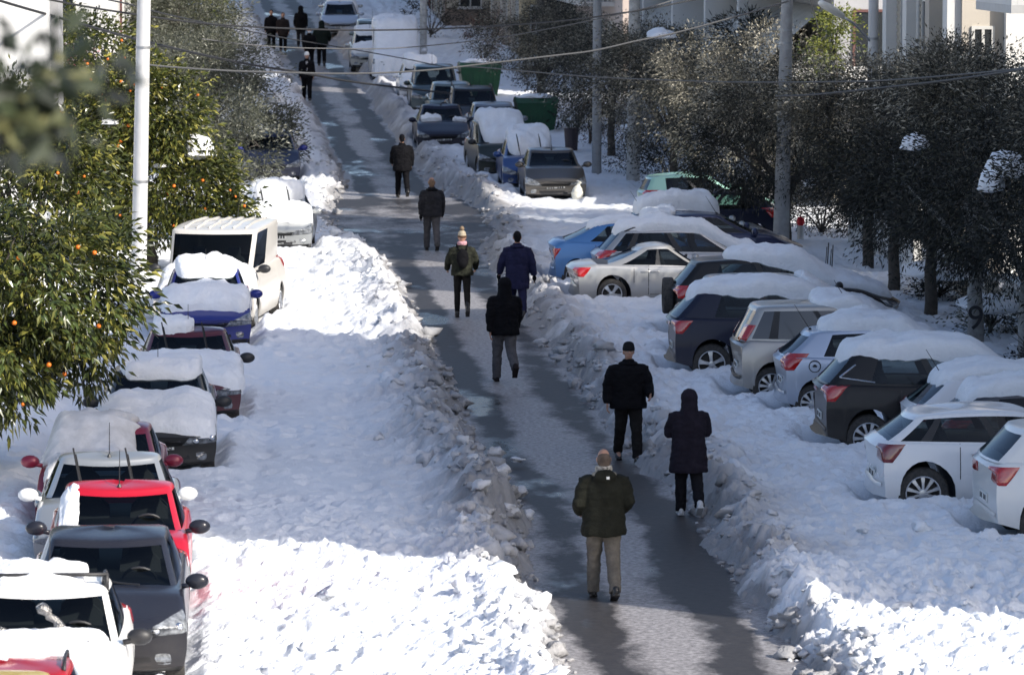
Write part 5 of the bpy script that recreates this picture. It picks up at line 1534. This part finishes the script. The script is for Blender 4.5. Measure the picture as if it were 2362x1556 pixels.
    bush('dark shrub at the foot of the thick pale pole', 7.9, 116, .05, [(0, 0, .7, .9, 1.3, .7)], M_DARKLEAF, 3500, 72, snow=[((0, 0, 1.3), (.4, .5, .15))])
    bush('dark evergreen bush left of the dark planter', 6.9, 126.5, z(126), [(0, 0, .8, .7, .9, .9), (.6, .5, 1.2, .6, .8, .9)], M_DARKLEAF, 4200, 73, snow=[((0, 0, 1.6), (.3, .35, .12))])
    bush('dark evergreen bush between the slim and the thick pole', 7.6, 121.0, z(121), [(0, 0, .8, .9, .9, .9), (-.5, .5, 1.3, .5, .7, .7)], M_DARKLEAF, 4200, 74)
    bush('dark evergreen bush above the lower green dumpster', 6.7, 143.0, z(143), [(0, 0, 1.0, 1.1, 1.2, 1.1), (.9, .5, 1.5, .8, .9, .9)], M_DARKLEAF, 4200, 75, ln=.11, wd=.04)
    bush('dark evergreen bush beside the dark pole', 6.4, 156.0, z(156), [(0, 0, 1.1, 1.0, 1.2, 1.2), (1.2, .5, 1.6, 1.0, .9, 1.0)], M_DARKLEAF, 4200, 76, ln=.11, wd=.04)
    bush('yellow green balcony shrub by the lamp head', 10.35, 108, 4.1, [(0, 0, .9, .55, .5, .6), (-.3, 0, .5, .45, .4, .4), (.1, 0, 1.4, .4, .4, .4)], M_YELLOWLEAF, 2600, 60, ln=.10, wd=.04)
    bush('spiky dark palm-like shrub on the balcony', 9.6, 120, 3.6, [(0, 0, .9, .9, .7, .9)], M_DARKLEAF, 2200, 61, ln=.22, wd=.03)
    bush('low dark hedge in snow behind the snow roofed black crossover', 9.3, 71, .1, [(0, 0, .45, .7, 1.2, .35), (-.5, 1.2, .4, .5, .7, .3)], M_DARKLEAF, 2200, 62, snow=[((.1, -.3, .62), (.5, .7, .16))])
    bush('leafless snowy hedge behind the tree numbered 9', 9.2, 79, .1, [(0, 0, .5, .6, 1.5, .4)], M_OLIVELEAF, 1600, 63, snow=[((0, 0, .75), (.6, 1.4, .2))])
    bush('snowed laurel hedge behind the bare dark trunk', 9.4, 86, .1, [(0, 0, .5, .7, 1.6, .45)], M_DARKLEAF, 1800, 64, snow=[((0, -.2, .8), (.7, 1.5, .25))])
    bush('brown withered vine shrub beside the lower green dumpster', 6.6, 137, z(137), [(0, 0, .9, .5, .5, .9), (.6, 0, 1.1, .5, .5, 1.0)], leaf_mat('withered', (.06, .03, .015), (.30, .16, .07), .7, .1, (.5, (.16, .085, .04))), 2200, 65)
    bush('bare reddish bush before the yellow wall', 4.9, 166, z(166), [(0, 0, 1.9, .9, .8, .8), (.8, 0, 2.4, .7, .7, .7)], leaf_mat('red_twigs', (.05, .02, .015), (.22, .09, .05), .7, .1, (.5, (.12, .05, .03))), 1500, 66, ln=.14, wd=.02, fork=1.0)
    bush('pink flowering creeper on the left terrace wall', -9.6, 132, z(132) + 2.6, [(0, 0, .8, .45, .4, .5)], leaf_mat('bougainvillea', (.25, .02, .06), (.55, .10, .16), .6, .2), 900, 67, ln=.09, wd=.06, name='flowering_creeper')
    bush('dark cypress hedge at the top of the street right of the snowed van', 4.3, 196, z(196), [(0, 0, 1.8, 1.3, 1.2, 1.6), (1.8, 0, 1.6, 1.1, 1, 1.5)], M_DARKLEAF, 4000, 68, ln=.12, wd=.04)

# ================================================================== STREET FURNITURE, WIRES
def pole(lab, base, h, r0, r1, m, lean=0.0, bands=(), seg=16):
    rt = empty('utility_pole', base); tag(rt, lab, 'pole', 'utility poles along the street')
    mb = MB(); mb.tube([(0, 0, -.2), (lean * .5, 0, h * .5), (lean, 0, h)], [r0, (r0 + r1) / 2, r1], seg); mb.build('shaft', m, rt, True, sharp=60)
    for zb in bands:
        t = zb / h; rr = r0 + (r1 - r0) * t
        mb = MB(); mb.tube([(lean * t, 0, zb - .025), (lean * t, 0, zb + .025)], rr + .012, seg); mb.build('band', mat('galvanised', (.32, .33, .34), .45, .7), rt, True, sharp=60)
    mb = MB(); mb.tube([(lean, 0, h), (lean, 0, h + .03)], [r1 * 1.05, r1 * .7], seg); mb.build('cap', m, rt, True)
    return rt

def cable(lab, pts, r, m, sub=10):
    """sagging cable through surveyed points in space"""
    pts = [Vector(p) for p in pts]; out = []
    n = len(pts)
    for i in range(n - 1):
        p0, p1, p2, p3 = pts[max(i - 1, 0)], pts[i], pts[i + 1], pts[min(i + 2, n - 1)]
        for k in range(sub):
            t = k / sub
            out.append(.5 * ((2 * p1) + (p2 - p0) * t + (2 * p0 - 5 * p1 + 4 * p2 - p3) * t * t + (3 * p1 - p0 - 3 * p2 + p3) * t ** 3))
    out.append(pts[-1])
    mb = MB(); mb.tube(out, r, 6)
    tag(mb.build('overhead_cable', m, None, True), lab, 'cable', 'overhead cables across the street')

def build_furniture():
    conc = mat('pole_concrete', (.36, .36, .355), .85, var=.28, vscale=5, bump=.4, bscale=18)
    pw = mat('pole_white', (.56, .56, .555), .6, var=.14, vscale=3, bump=.2, bscale=14)
    stain = mat('pole_stained', (.60, .58, .54), .85, var=.5, vscale=6, bump=.5, bscale=16)
    pole('tall white round pole rising from the orange trees', (-6.75, 91.0, .1), 8.2, .165, .135, pw, lean=.23, bands=(2.4, 5.2))
    a = at(1376, 420); pole('slim grey concrete pole beside the uphill row of cars', (a.x, a.y, a.z), 9.0, .145, .105, conc, .02, (2.6, 4.8))
    a = at(1460, 437); pole('thick pale pole next to the snow capped car', (a.x, a.y, a.z), 8.5, .20, .14, stain, .05, (3.9,))
    a = at(1800, 606); pole('tall grey concrete pole in front of the right street trees', (a.x, a.y, a.z), 9.0, .20, .105, conc, .18, (3.7, 4.3, 5.1, 5.4))
    pole('stained white pole by the upper car row, sunlit at its foot', (3.15, 178.0, profs(178)), 7.0, .15, .13, stain, .06, ())
    pole('dark pole between the yellow wall and the upper dumpster', (6.0, 150.0, profs(150)), 7.0, .16, .13, mat('pole_dark', (.12, .115, .11), .9, var=.3, bump=.4), -.03, ())
    # lamp post with a long lamp head
    b = Vector((9.55, 96.5, .1))
    rt = pole('pale lamp post with a long lamp head over the pavement', b, 9.0, .13, .105, pw, .05, (4.2, 4.7, 5.2))
    mb = MB(); mb.tube([(.04, 0, 5.0), (-.05, -.05, 5.15), (-.45, -.25, 5.55), (-.75, -.4, 5.72)], .03, 8); mb.build('lamp_arm', M_RIM, rt, True)
    mb = MB(); rr = []
    d = Vector((-.62, -.30, .36)).normalized()
    for t, w_, h_ in ((0, .07, .05), (.08, .12, .07), (.5, .15, .085), (.68, .13, .06), (.72, .06, .03)):
        c = Vector((-.70, -.38, 5.70)) + d * t
        rr.append([c + Vector((-.43, .9, 0)).normalized() * (w_ * math.cos(2 * math.pi * k / 12)) + Vector((.3, .1, .95)) * (h_ * math.sin(2 * math.pi * k / 12)) for k in range(12)])
    mb.rings(rr); mb.build('lamp_head', mat('lamp_white', (.72, .71, .66), .5), rt, True)
    # cables
    dk = mat('cable_black', (.02, .02, .022), .6); gr = mat('cable_grey', (.10, .10, .10), .85)
    def ln_(lab, pix, ya, yb, r, m):
        x0, x1 = pix[0][0], pix[-1][0]
        cable(lab, [at_y(px, py, ya + (yb - ya) * (px - x0) / (x1 - x0)) for px, py in pix], r, m)
    ln_('thick black cable sagging from the top left corner past the white pole', [(-60, -22), (0, 2), (160, 48), (347, 99), (560, 146), (691, 167), (800, 187), (928, 203), (1040, 216)], 86, 130, .030, dk)
    ln_('black cable from the upper left running nearly level over the walkers', [(60, -12), (116, 0), (255, 25), (466, 54), (640, 65), (812, 70), (969, 68), (1120, 62), (1272, 51), (1370, 40), (1494, 21), (1600, 0), (1700, -18)], 88, 112, .022, dk)
    ln_('thin cable dropping from the upper left to the snowed white van', [(250, 0), (296, 10), (375, 31), (466, 51), (640, 85), (800, 112), (935, 136), (1003, 150), (1060, 160)], 88, 150, .017, dk)
    ln_('pale grey cable strung from the white pole to the tall grey concrete pole', [(330, 147), (375, 153), (520, 163), (681, 168), (780, 170), (894, 168), (1000, 161), (1071, 153), (1275, 129), (1370, 117), (1463, 96), (1555, 77), (1700, 38), (1819, 3)], 91, 91, .021, gr)
    ln_('thin grey cable crossing just above the pale one', [(466, 90), (560, 102), (650, 109), (750, 112), (900, 112), (1054, 99), (1183, 82), (1360, 48), (1494, 18), (1580, -8)], 95, 110, .014, gr)
    ln_('thin black cable low in front of the right street trees', [(1060, 153), (1139, 158), (1360, 177), (1617, 188), (1760, 190), (1900, 189), (2037, 186), (2241, 170), (2362, 157), (2440, 146)], 100, 60, .016, dk)
    ln_('black cable rising to the right edge under another', [(1790, 222), (1883, 218), (2020, 204), (2173, 187), (2362, 160), (2440, 147)], 72, 60, .018, dk)
    ln_('steep dark stay wire in front of the balcony railing', [(2190, -30), (2200, 0), (2224, 78), (2248, 157)], 93, 96, .014, dk)
    ln_('short dark wire by the folded awning', [(1862, -30), (1870, 0), (1887, 65)], 104, 106, .014, dk)
    # dumpsters
    green = mat('dumpster_green', (.012, .075, .03), .45, var=.3, vscale=5)
    for lab, (px, py), s in (('green dumpster lower down beside the withered shrub', (1236, 318), 1.0), ('green dumpster farther up behind the dark green off-roader', (1106, 236), 1.1)):
        p = at(px, py); rt = empty('dumpster', (p.x, p.y, p.z + .05), .05); tag(rt, lab, 'dumpster', 'green dumpsters'); rt.scale = (s,) * 3
        mb = MB(); mb.rings([[Vector((sx * w_, sy * d_, zz)) for sx, sy in ((-1, -1), (1, -1), (1, 1), (-1, 1))] for w_, d_, zz in ((.55, .38, .18), (.62, .48, .6), (.68, .54, 1.12))]); mb.build('bin_body', green, rt)
        mb = MB(); mb.rings([[Vector((.70 * k, yy, 1.12 + zz)) for yy, zz in ((-.56, 0), (-.4, .14), (0, .2), (.4, .14), (.56, 0))] for k in (-1, 1)]); mb.build('lid', green, rt)
        for sx in (-1, 1):
            mb = MB(); mb.box((sx * .72, 0, .95), (.05, .7, .06)); mb.build('side_handle', M_BLACK, rt)
            for sy in (-1, 1):
                mb = MB(); mb.ell((sx * .45, sy * .3, .1), (.04, .1, .1), 10, 8); mb.build('castor', M_TYRE, rt, True)
        for k in range(5):
            mb = MB(); mb.box((-.45 + .225 * k, -.505, .72), (.04, .03, .5)); mb.build('rib', green, rt)
        snow_lump(rt, (0, 0, 1.30), (.6, .45, .12), 5)
    # planter with snowy plant
    p = at(1326, 378); rt = empty('planter', (p.x + .05, p.y + 2, p.z)); tag(rt, 'dark tall planter with a snow dusted plant behind the blue snow-domed car', 'planter')
    mb = MB(); mb.rings([[Vector((r_ * math.cos(a * math.pi / 8), r_ * math.sin(a * math.pi / 8), zz)) for a in range(16)] for r_, zz in ((.16, 0), (.2, .5), (.23, .95), (.24, 1.0), (.2, 1.0), (.19, .93))]); mb.build('pot', mat('pot_dark', (.05, .035, .04), .6), rt)
    leaf_cloud('plant', [(0, 0, 1.2, .22, .22, .25)], 380, .09, .03, M_OLIVELEAF, rt, np.random.default_rng(3), 10, .08, .2, .3, True)[0]['kind'] = 'stuff'
    snow_lump(rt, (0, 0, 1.28), (.17, .16, .12), 8)
    # white sack leaning at the bumper of the grey brown hatchback
    p = at(1330, 476); mb = MB(); mb.ell((0, 0, .22), (.17, .14, .26), 14, 10); mb.ell((.03, 0, .45), (.06, .05, .08), 8, 6); mb.tube([(.03, 0, .5), (.08, 0, .58)], [.03, .06], 8)
    me = remesh(mb, .02, 2, .02, 9, 4); me.materials.append(mat('sack', (.62, .60, .52), .6, bump=.6, bscale=20)); o = bpy.data.objects.new('sack', me); link(o); o.location = (p.x, p.y - .25, p.z + .12); tag(o, 'off-white sack leaning on the bumper of the grey brown hatchback', 'sack')
    # little post with red top in the snow
    p = at(1846, 590); rt = empty('marker_post', (p.x, p.y, p.z + .1)); tag(rt, 'short white post with a red cap standing in snow behind the tall concrete pole', 'post')
    mb = MB(); mb.tube([(0, 0, 0), (0, 0, .62)], [.09, .08], 10); mb.build('post', pw, rt, True)
    mb = MB(); mb.ell((0, 0, .72), (.10, .10, .12), 12, 8); mb.build('cap', mat('post_red', (.55, .01, .02), .5), rt, True)
    # grating on the left pavement
    p = at(15, 958); rt = empty('pavement_grating', (p.x, p.y, .34), .1); tag(rt, 'dark metal grating in the snow at the left edge of the picture', 'grating')
    mb = MB(); mb.box((0, 0, -.03), (1.3, 1.6, .02)); mb.build('pit', M_BLACK, rt)
    for k in range(7):
        mb = MB(); mb.box((0, -.7 + .23 * k, 0), (1.3, .035, .03)); mb.build('bar', mat('grating_steel', (.22, .22, .23), .5, .6), rt)

# ================================================================== BUILDINGS
M_WHITEW = mat('render_white', (.70, .69, .66), .85, var=.10, vscale=.9, bump=.15, bscale=30)
M_CREAM = mat('render_cream', (.52, .47, .40), .85, var=.12, vscale=.8, bump=.15, bscale=30)
M_YELLOW = mat('render_yellow', (.50, .40, .24), .85, var=.15, vscale=.8, bump=.15, bscale=30)
M_GREYW = mat('render_grey', (.36, .36, .37), .85, var=.12, vscale=.8, bump=.15, bscale=30)
M_PINK = mat('render_pink', (.50, .42, .37), .85, var=.12, vscale=.8, bump=.15, bscale=30)
M_PANE = mat('window_pane', (.02, .024, .028), .05, 0, .7)
M_FRAME = mat('window_frame', (.55, .54, .51), .6)
M_SHUT = mat('shutter', (.42, .38, .31), .7)
M_DOOR = mat('door_red', (.11, .045, .04), .6)
M_AWN = mat('awning_cloth', (.44, .43, .40), .85, var=.18, vscale=3)
M_RAILW = mat('rail_white', (.62, .62, .60), .5)
M_RAILD = mat('rail_dark', (.05, .05, .052), .5)
M_MARBLE = mat('balcony_slab', (.55, .54, .52), .7, var=.15, vscale=2)

def building(lab, x0, x1, y0, y1, H, wall, zb=0.0, group='apartment blocks along the street'):
    rt = empty('apartment_building', ((x0 + x1) / 2, (y0 + y1) / 2, zb)); tag(rt, lab, 'building', group)
    cx, cy = (x0 + x1) / 2, (y0 + y1) / 2
    mb = MB(); mb.box((0, 0, H / 2 - .5), (x1 - x0, y1 - y0, H + 1)); mb.build('wall', wall, rt)
    mb = MB(); mb.box((0, 0, H + .2), (x1 - x0 + .3, y1 - y0 + .3, .35)); mb.build('parapet', M_MARBLE, rt)
    return rt, cx, cy

def on_face(face, rt_c, x0, x1, y0, y1, zb):
    """frame: (a along the wall, out of the wall, z) -> local point of the building"""
    cx, cy = rt_c
    def f(a, o, z):
        if face == 'west': return Vector((x0 - o - cx, a - cy, z))
        if face == 'south': return Vector((a - cx, y0 - o - cy, z))
        return Vector((x1 + o - cx, a - cy, z))
    return f
def bx(mb, f, a0, a1, o0, o1, z0, z1):
    p, q = f(a0, o0, z0), f(a1, o1, z1)
    c = (p + q) / 2; d = q - p
    mb.box(c, (abs(d.x), abs(d.y), abs(d.z)))

def window(rt, f, a, w, z0, z1, shutters=None, kind='window', fm=None, door=False):
    mb = MB(); t = .07
    bx(mb, f, a - w / 2, a - w / 2 + t, -.02, .05, z0, z1); bx(mb, f, a + w / 2 - t, a + w / 2, -.02, .05, z0, z1)
    bx(mb, f, a - w / 2 + t, a + w / 2 - t, -.02, .05, z1 - t, z1); bx(mb, f, a - w / 2 + t, a + w / 2 - t, -.02, .05, z0, z0 + t)
    bx(mb, f, a - .03, a + .03, -.02, .045, z0 + t, z1 - t)
    fr = mb.build('window', fm or M_FRAME, rt)
    mb = MB(); bx(mb, f, a - w / 2 + t, a + w / 2 - t, -.02, .012, z0 + t, z1 - t); mb.build('pane', M_PANE, fr)
    mb = MB(); bx(mb, f, a - w / 2 - .06, a + w / 2 + .06, .0, .14, z0 - .06, z0 - .004); mb.build('sill', M_MARBLE, fr)
    if shutters:
        for s in (-1, 1):
            sh = MB(); c = a + s * (w * .75 + .02); bx(sh, f, c - w * .25, c + w * .25, .003, .03, z0, z1)
            o = sh.build('shutter', shutters, rt)
            n = int((z1 - z0) / .16)
            lv = MB()
            for k in range(n):
                zz = z0 + .06 + k * .16; bx(lv, f, c - w * .22, c + w * .22, .03, .055, zz, zz + .09)
            lv.build('louvre', shutters, o)
    return fr

def balcony(rt, f, a0, a1, z, depth=1.3, rail='bars', m=None, awn=False, aw=M_AWN, plants=0):
    mb = MB(); bx(mb, f, a0, a1, .0, depth, z - .16, z); b = mb.build('balcony', M_MARBLE, rt)
    if rail == 'wall':
        mb = MB(); bx(mb, f, a0, a1, depth - .12, depth - .003, z + .002, z + .95); bx(mb, f, a0, a0 + .12, .0, depth - .123, z + .002, z + .95); bx(mb, f, a1 - .12, a1, .0, depth - .123, z + .002, z + .95)
        mb.build('parapet_wall', m or M_WHITEW, b)
    else:
        mm = m or M_RAILW
        mb = MB(); bx(mb, f, a0, a1, depth - .06, depth - .01, z + .93, z + .98); bx(mb, f, a0, a0 + .04, 0, depth - .06, z + .93, z + .98); bx(mb, f, a1 - .04, a1, 0, depth - .06, z + .93, z + .98)
        mb.build('handrail', mm, b)
        n = int((a1 - a0) / .16)
        mb = MB()
        for k in range(n + 1):
            a = a0 + .02 + (a1 - a0 - .04) * k / n; bx(mb, f, a - .012, a + .012, depth - .047, depth - .023, z + .002, z + .93)
        k = int(depth / .16)
        for q in range(k):
            for aa in (a0 + .02, a1 - .02): bx(mb, f, aa - .012, aa + .012, .1 + q * .16, .124 + q * .16, z + .002, z + .93)
        o = mb.build('baluster', mm, b)
    if awn:
        mb = MB(); n = 6; zt = z + 2.55
        pts = [[f(a0 + .1 + (a1 - a0 - .2) * i / 14, .05 + (depth + .25) * j / n, zt - 1.55 * (j / n) ** 1.25 - (.02 if (i % 2) else 0)) for i in range(15)] for j in range(n + 1)]
        V = [p for r_ in pts for p in r_]; F = [(j * 15 + i, j * 15 + i + 1, (j + 1) * 15 + i + 1, (j + 1) * 15 + i) for j in range(n) for i in range(14)]
        top = len(V); V2 = [p + Vector((0, 0, -.012)) for p in V]; F2 = [tuple(reversed([q + top for q in fc])) for fc in F]
        a_ = obj('awning', V + V2, F + F2, aw, b, smooth=False)
        for aa in (a0 + .12, a1 - .12, (a0 + a1) / 2):
            mb = MB(); mb.tube([f(aa, depth + .28, zt - 1.60), f(aa, depth - .1, z + .9), f(aa, .05, z + 1.3)], .018, 6); mb.build('awning_arm', M_RAILW, a_, True)

def drainpipe(rt, f, a, z0, z1):
    mb = MB(); mb.tube([f(a, .07, z0), f(a, .07, z1)], .05, 8); mb.build('drainpipe', M_FRAME, rt, True)

def facade(rt, f, a0, a1, H, floors, step, shut, balc, seed, z00=.3, fh=3.0, door=M_DOOR):
    rng = random.Random(seed)
    n = max(1, int((a1 - a0) / step))
    for fl in range(floors):
        z = z00 + fl * fh
        for k in range(n):
            a = a0 + (k + .5) * (a1 - a0) / n
            tall = fl == 0 or rng.random() < .5
            window(rt, f, a, 1.15 if not tall else 1.35, z + (.9 if not tall else .12), z + 2.25, shut if rng.random() < .7 else None, fm=door if (tall and rng.random() < .35) else None)
        if fl and balc:
            balcony(rt, f, a0 + .4, a1 - .4, z, 1.25, 'wall' if rng.random() < .4 else 'bars', awn=rng.random() < .6)

def build_buildings():
    g = 'apartment blocks along the street'
    # A: next to the roof the picture is taken from; outside the frame, it shades the near street
    rt, cx, cy = building('tall white block whose shadow covers the near street', 11.2, 16, 40.2, 64.5, 16.6, M_WHITEW)
    f = on_face('west', (cx, cy), 11.2, 16, 40.2, 64.5, 0); facade(rt, f, 40.8, 64, 21, 3, 4.2, None, False, 1)
    # B: low building behind the trees at the right edge
    for lab, ya_, yb_, hh, sd_ in (('low white house behind the darkest trees at the right edge', 64.7, 77.6, 10.4, 2), ('single storey white annex between the two white houses on the right', 77.8, 82.6, 5.3, 3), ('white house next to the sunlit cream corner house', 82.8, 88.4, 10.4, 4)):
        xe = 14.0 if sd_ == 4 else 24
        rt, cx, cy = building(lab, 11.6, xe, ya_, yb_, hh, M_WHITEW)
        f = on_face('west', (cx, cy), 11.6, xe, ya_, yb_, 0); facade(rt, f, ya_ + .4, yb_ - .4, hh, 3 if hh > 6 else 1, 3.4, M_SHUT, hh > 6, sd_)
    # C: sunlit corner house with pilasters, shutters and railing
    x0, x1, y0, y1 = 10.75, 15.5, 91.6, 101.0
    rt, cx, cy = building('sunlit cream corner house with tall shutters and pilasters at the upper right', x0, x1, y0, y1, 17, M_CREAM)
    f = on_face('south', (cx, cy), x0, x1, y0, y1, 0)
    mb = MB(); bx(mb, f, x0 + .9, x0 + 1.5, .004, .26, 0, 9); mb.build('pilaster', M_WHITEW, rt)
    mb = MB(); bx(mb, f, x0 - .16, x0 + .9, .004, .10, 0, 2.7); mb.build('plinth', M_CREAM, rt)
    window(rt, f, x0 + .45, .5, 4.1, 5.7)
    f = on_face('west', (cx, cy), x0, x1, y0, y1, 0)
    for a in (92.0, 94.4, 97.6, 100.6):
        mb = MB(); bx(mb, f, a - .28, a + .28, .004, .30, 0, 9); mb.build('pilaster', M_WHITEW if a != 94.4 else M_CREAM, rt)
    window(rt, f, 93.2, 1.3, 3.6, 6.2); window(rt, f, 96.0, 1.4, 3.6, 6.2, M_SHUT); window(rt, f, 99.1, 1.3, 3.6, 6.2, M_SHUT)
    window(rt, f, 93.2, 1.2, .6, 2.4); window(rt, f, 96.0, 1.2, .6, 2.4); window(rt, f, 99.1, 1.2, .6, 2.4)
    balcony(rt, f, 92.2, 97.4, 3.35, .9, 'bars'); drainpipe(rt, f, 97.0, 0, 9)
    # D: long block with awnings beyond the crossing
    x0, x1, y0, y1 = 11.0, 15, 113.0, 151.5
    rt, cx, cy = building('long grey block with balconies and folded awnings beyond the crossing', x0, x1, y0, y1, 17, M_GREYW)
    f = on_face('south', (cx, cy), x0, x1, y0, y1, 0)
    balcony(rt, f, 11.1, 17, 3.2, 1.0, 'wall', M_WHITEW); window(rt, f, 12.0, 1.0, 3.4, 5.6, None, fm=M_DOOR); window(rt, f, 14.0, 1.4, 3.4, 5.6); window(rt, f, 12.2, 1.2, .6, 2.2, M_SHUT)
    f = on_face('west', (cx, cy), x0, x1, y0, y1, 0)
    for a0, a1, aw in ((113.3, 121.5, True), (122.2, 130.0, True), (131, 139.6, False), (141.0, 149.5, True), (149.8, 151.2, False)):
        balcony(rt, f, a0, a1, 3.1, 1.5, 'wall' if a0 < 130 else 'bars', M_WHITEW if a0 < 130 else None, awn=aw)
        balcony(rt, f, a0, a1, 6.1, 1.5, 'wall', M_WHITEW)
        m = (a0 + a1) / 2
        for da in (-2.4, 0.2, 2.6):
            window(rt, f, m + da, 1.5, 3.2, 5.4, fm=M_DOOR if da > 2 else None); window(rt, f, m + da, 1.3, .5, 2.3, M_SHUT if da < 0 else None)
        mb = MB(); bx(mb, f, a1 + .12, a1 + .5, .004, 1.5, 0, 8); mb.build('pier', M_WHITEW, rt)
    # E: pinkish and yellow houses further up
    zb = profs(170)
    x0, x1, y0, y1 = 9.6, 24, 158.6, 180
    rt, cx, cy = building('pinkish house with a sunlit gable behind the slim concrete pole', x0, x1, y0, y1, 15, M_PINK, zb)
    f = on_face('south', (cx, cy), x0, x1, y0, y1, 0)
    window(rt, f, 10.8, 1.1, 2.2, 4.2); window(rt, f, 12.8, 1.3, .6, 2.4, M_SHUT)
    f = on_face('west', (cx, cy), x0, x1, y0, y1, 0); facade(rt, f, 161.5, 179.5, 12, 3, 3.6, M_SHUT, True, 5)
    zb = profs(190)
    x0, x1, y0, y1 = 7.4, 24, 181, 203
    rt, cx, cy = building('yellow house with a dark doorway and awning at the top of the street', x0, x1, y0, y1, 14, M_YELLOW, zb)
    f = on_face('south', (cx, cy), x0, x1, y0, y1, 0)
    window(rt, f, 9.0, 1.6, .3, 2.5, None, fm=M_RAILD); window(rt, f, 8.0, .5, 1.0, 2.2)
    balcony(rt, f, 7.6, 11, 2.9, .9, 'bars', M_RAILD, awn=False)
    f = on_face('west', (cx, cy), x0, x1, y0, y1, 0); facade(rt, f, 181.5, 202.5, 12, 2, 3.2, M_SHUT, False, 6)
    for k, a in enumerate((184.5, 191, 197)):
        mb = MB(); bx(mb, f, a - .25, a + .25, .004, .2, 0, 9); mb.build('pilaster', M_CREAM, rt)
    zb = profs(215)
    rt, cx, cy = building('brown shaded house closing the right side of the uphill street', 5.4, 22, 205, 240, 13, mat('render_brown', (.20, .16, .13), .85, var=.2), zb)
    f = on_face('south', (cx, cy), 5.4, 22, 205, 240, 0); window(rt, f, 6.6, 1.1, .8, 2.6, M_SHUT); window(rt, f, 9.2, 1.1, .8, 2.6)
    f = on_face('west', (cx, cy), 5.4, 22, 205, 240, 0); facade(rt, f, 206, 239, 12, 2, 4, M_SHUT, False, 8)
    # garden walls and balustrade on the right
    def gwall(lab, y0, y1, x, h, m, bal=False):
        rt = empty('garden_wall', (x, (y0 + y1) / 2, profs((y0 + y1) / 2))); tag(rt, lab, 'wall', 'low garden walls on the right')
        L = (y1 - y0)
        mb = MB(); mb.box((0, 0, h / 2 - .2), (.28, L, h + .4) if not bal else (.28, L, .7)); mb.build('base', m, rt)
        if bal:
            for k in range(int(L / .38)):
                mb = MB(); mb.tube([(0, -L / 2 + .2 + .38 * k, .15), (0, -L / 2 + .2 + .38 * k, .42), (0, -L / 2 + .2 + .38 * k, h - .1)], [.06, .10, .055], 8); mb.build('baluster', m, rt, True)
        mb = MB(); mb.box((0, 0, h + .05), (.40, L, .09)); mb.build('coping', M_MARBLE, rt)
        snow_lump(rt, (0, 0, h + .10), (.22, L * .46, .14), 4)
    gwall('white balustrade wall behind the trunk numbered 9', 70, 83.5, 10.2, 1.0, M_WHITEW, True)
    gwall('plain white garden wall behind the mint green car', 92, 101.8, 9.95, 1.9, M_WHITEW)
    gwall('grey garden wall below the long grey block', 114, 150, 9.4, 1.2, M_GREYW)
    gwall('low wall between the balustrade and the plain white one', 84, 91.5, 10.1, .9, M_CREAM)
    # left side
    x0, x1, y0, y1 = -20, -8.95, 93, 104
    rt, cx, cy = building('pale concrete house corner at the upper left edge', x0, x1, y0, y1, 11, M_WHITEW)
    f = on_face('south', (cx, cy), x0, x1, y0, y1, 0)
    mb = MB(); bx(mb, f, x1 - 1.0, x1 + .35, .004, .45, 0, 8); mb.build('pier', M_WHITEW, rt)
    window(rt, f, -11.6, 1.6, 4.0, 6.4); window(rt, f, -11.6, 1.6, .8, 2.8, M_SHUT)
    f = on_face('east', (cx, cy), x0, x1, y0, y1, 0)
    mb = MB(); bx(mb, f, 93.4, 96, .004, .5, 0, 8); mb.build('pier', M_GREYW, rt)
    x0, x1, y0, y1 = -22, -8.3, 134, 156
    rt, cx, cy = building('white terraced house glimpsed behind the left trees', x0, x1, y0, y1, 7, M_WHITEW, profs(145))
    f = on_face('south', (cx, cy), x0, x1, y0, y1, 0)
    balcony(rt, f, -13.5, -8.6, 2.6, 1.8, 'wall', M_WHITEW); window(rt, f, -10.2, 1.4, 2.8, 5.0); window(rt, f, -9.6, 1.2, .4, 2.0)
    f = on_face('east', (cx, cy), x0, x1, y0, y1, 0); facade(rt, f, 134.6, 155.5, 7, 2, 3.6, None, False, 9)
    x0, x1, y0, y1 = -24, -8.8, 178, 215
    rt, cx, cy = building('pale house by the snowy slope at the top left', x0, x1, y0, y1, 9, M_CREAM, profs(190))
    f = on_face('south', (cx, cy), x0, x1, y0, y1, 0); window(rt, f, -10.4, 1.4, .6, 2.6)
    f = on_face('east', (cx, cy), x0, x1, y0, y1, 0); facade(rt, f, 178.6, 214, 9, 2, 3.6, M_SHUT, False, 10)

# ================================================================== BUILD
import time as _t
_t0 = _t.time()
def lap(n): print('LAP', n, round(_t.time() - _t0, 1), flush=True)
make_ground(); make_road(); make_snow(); lap('ground')
build_buildings(); lap('buildings')
build_trees(); lap('trees')
build_people(); lap('people')
build_cars(); lap('cars')
build_furniture(); make_clods(); lap('rest')
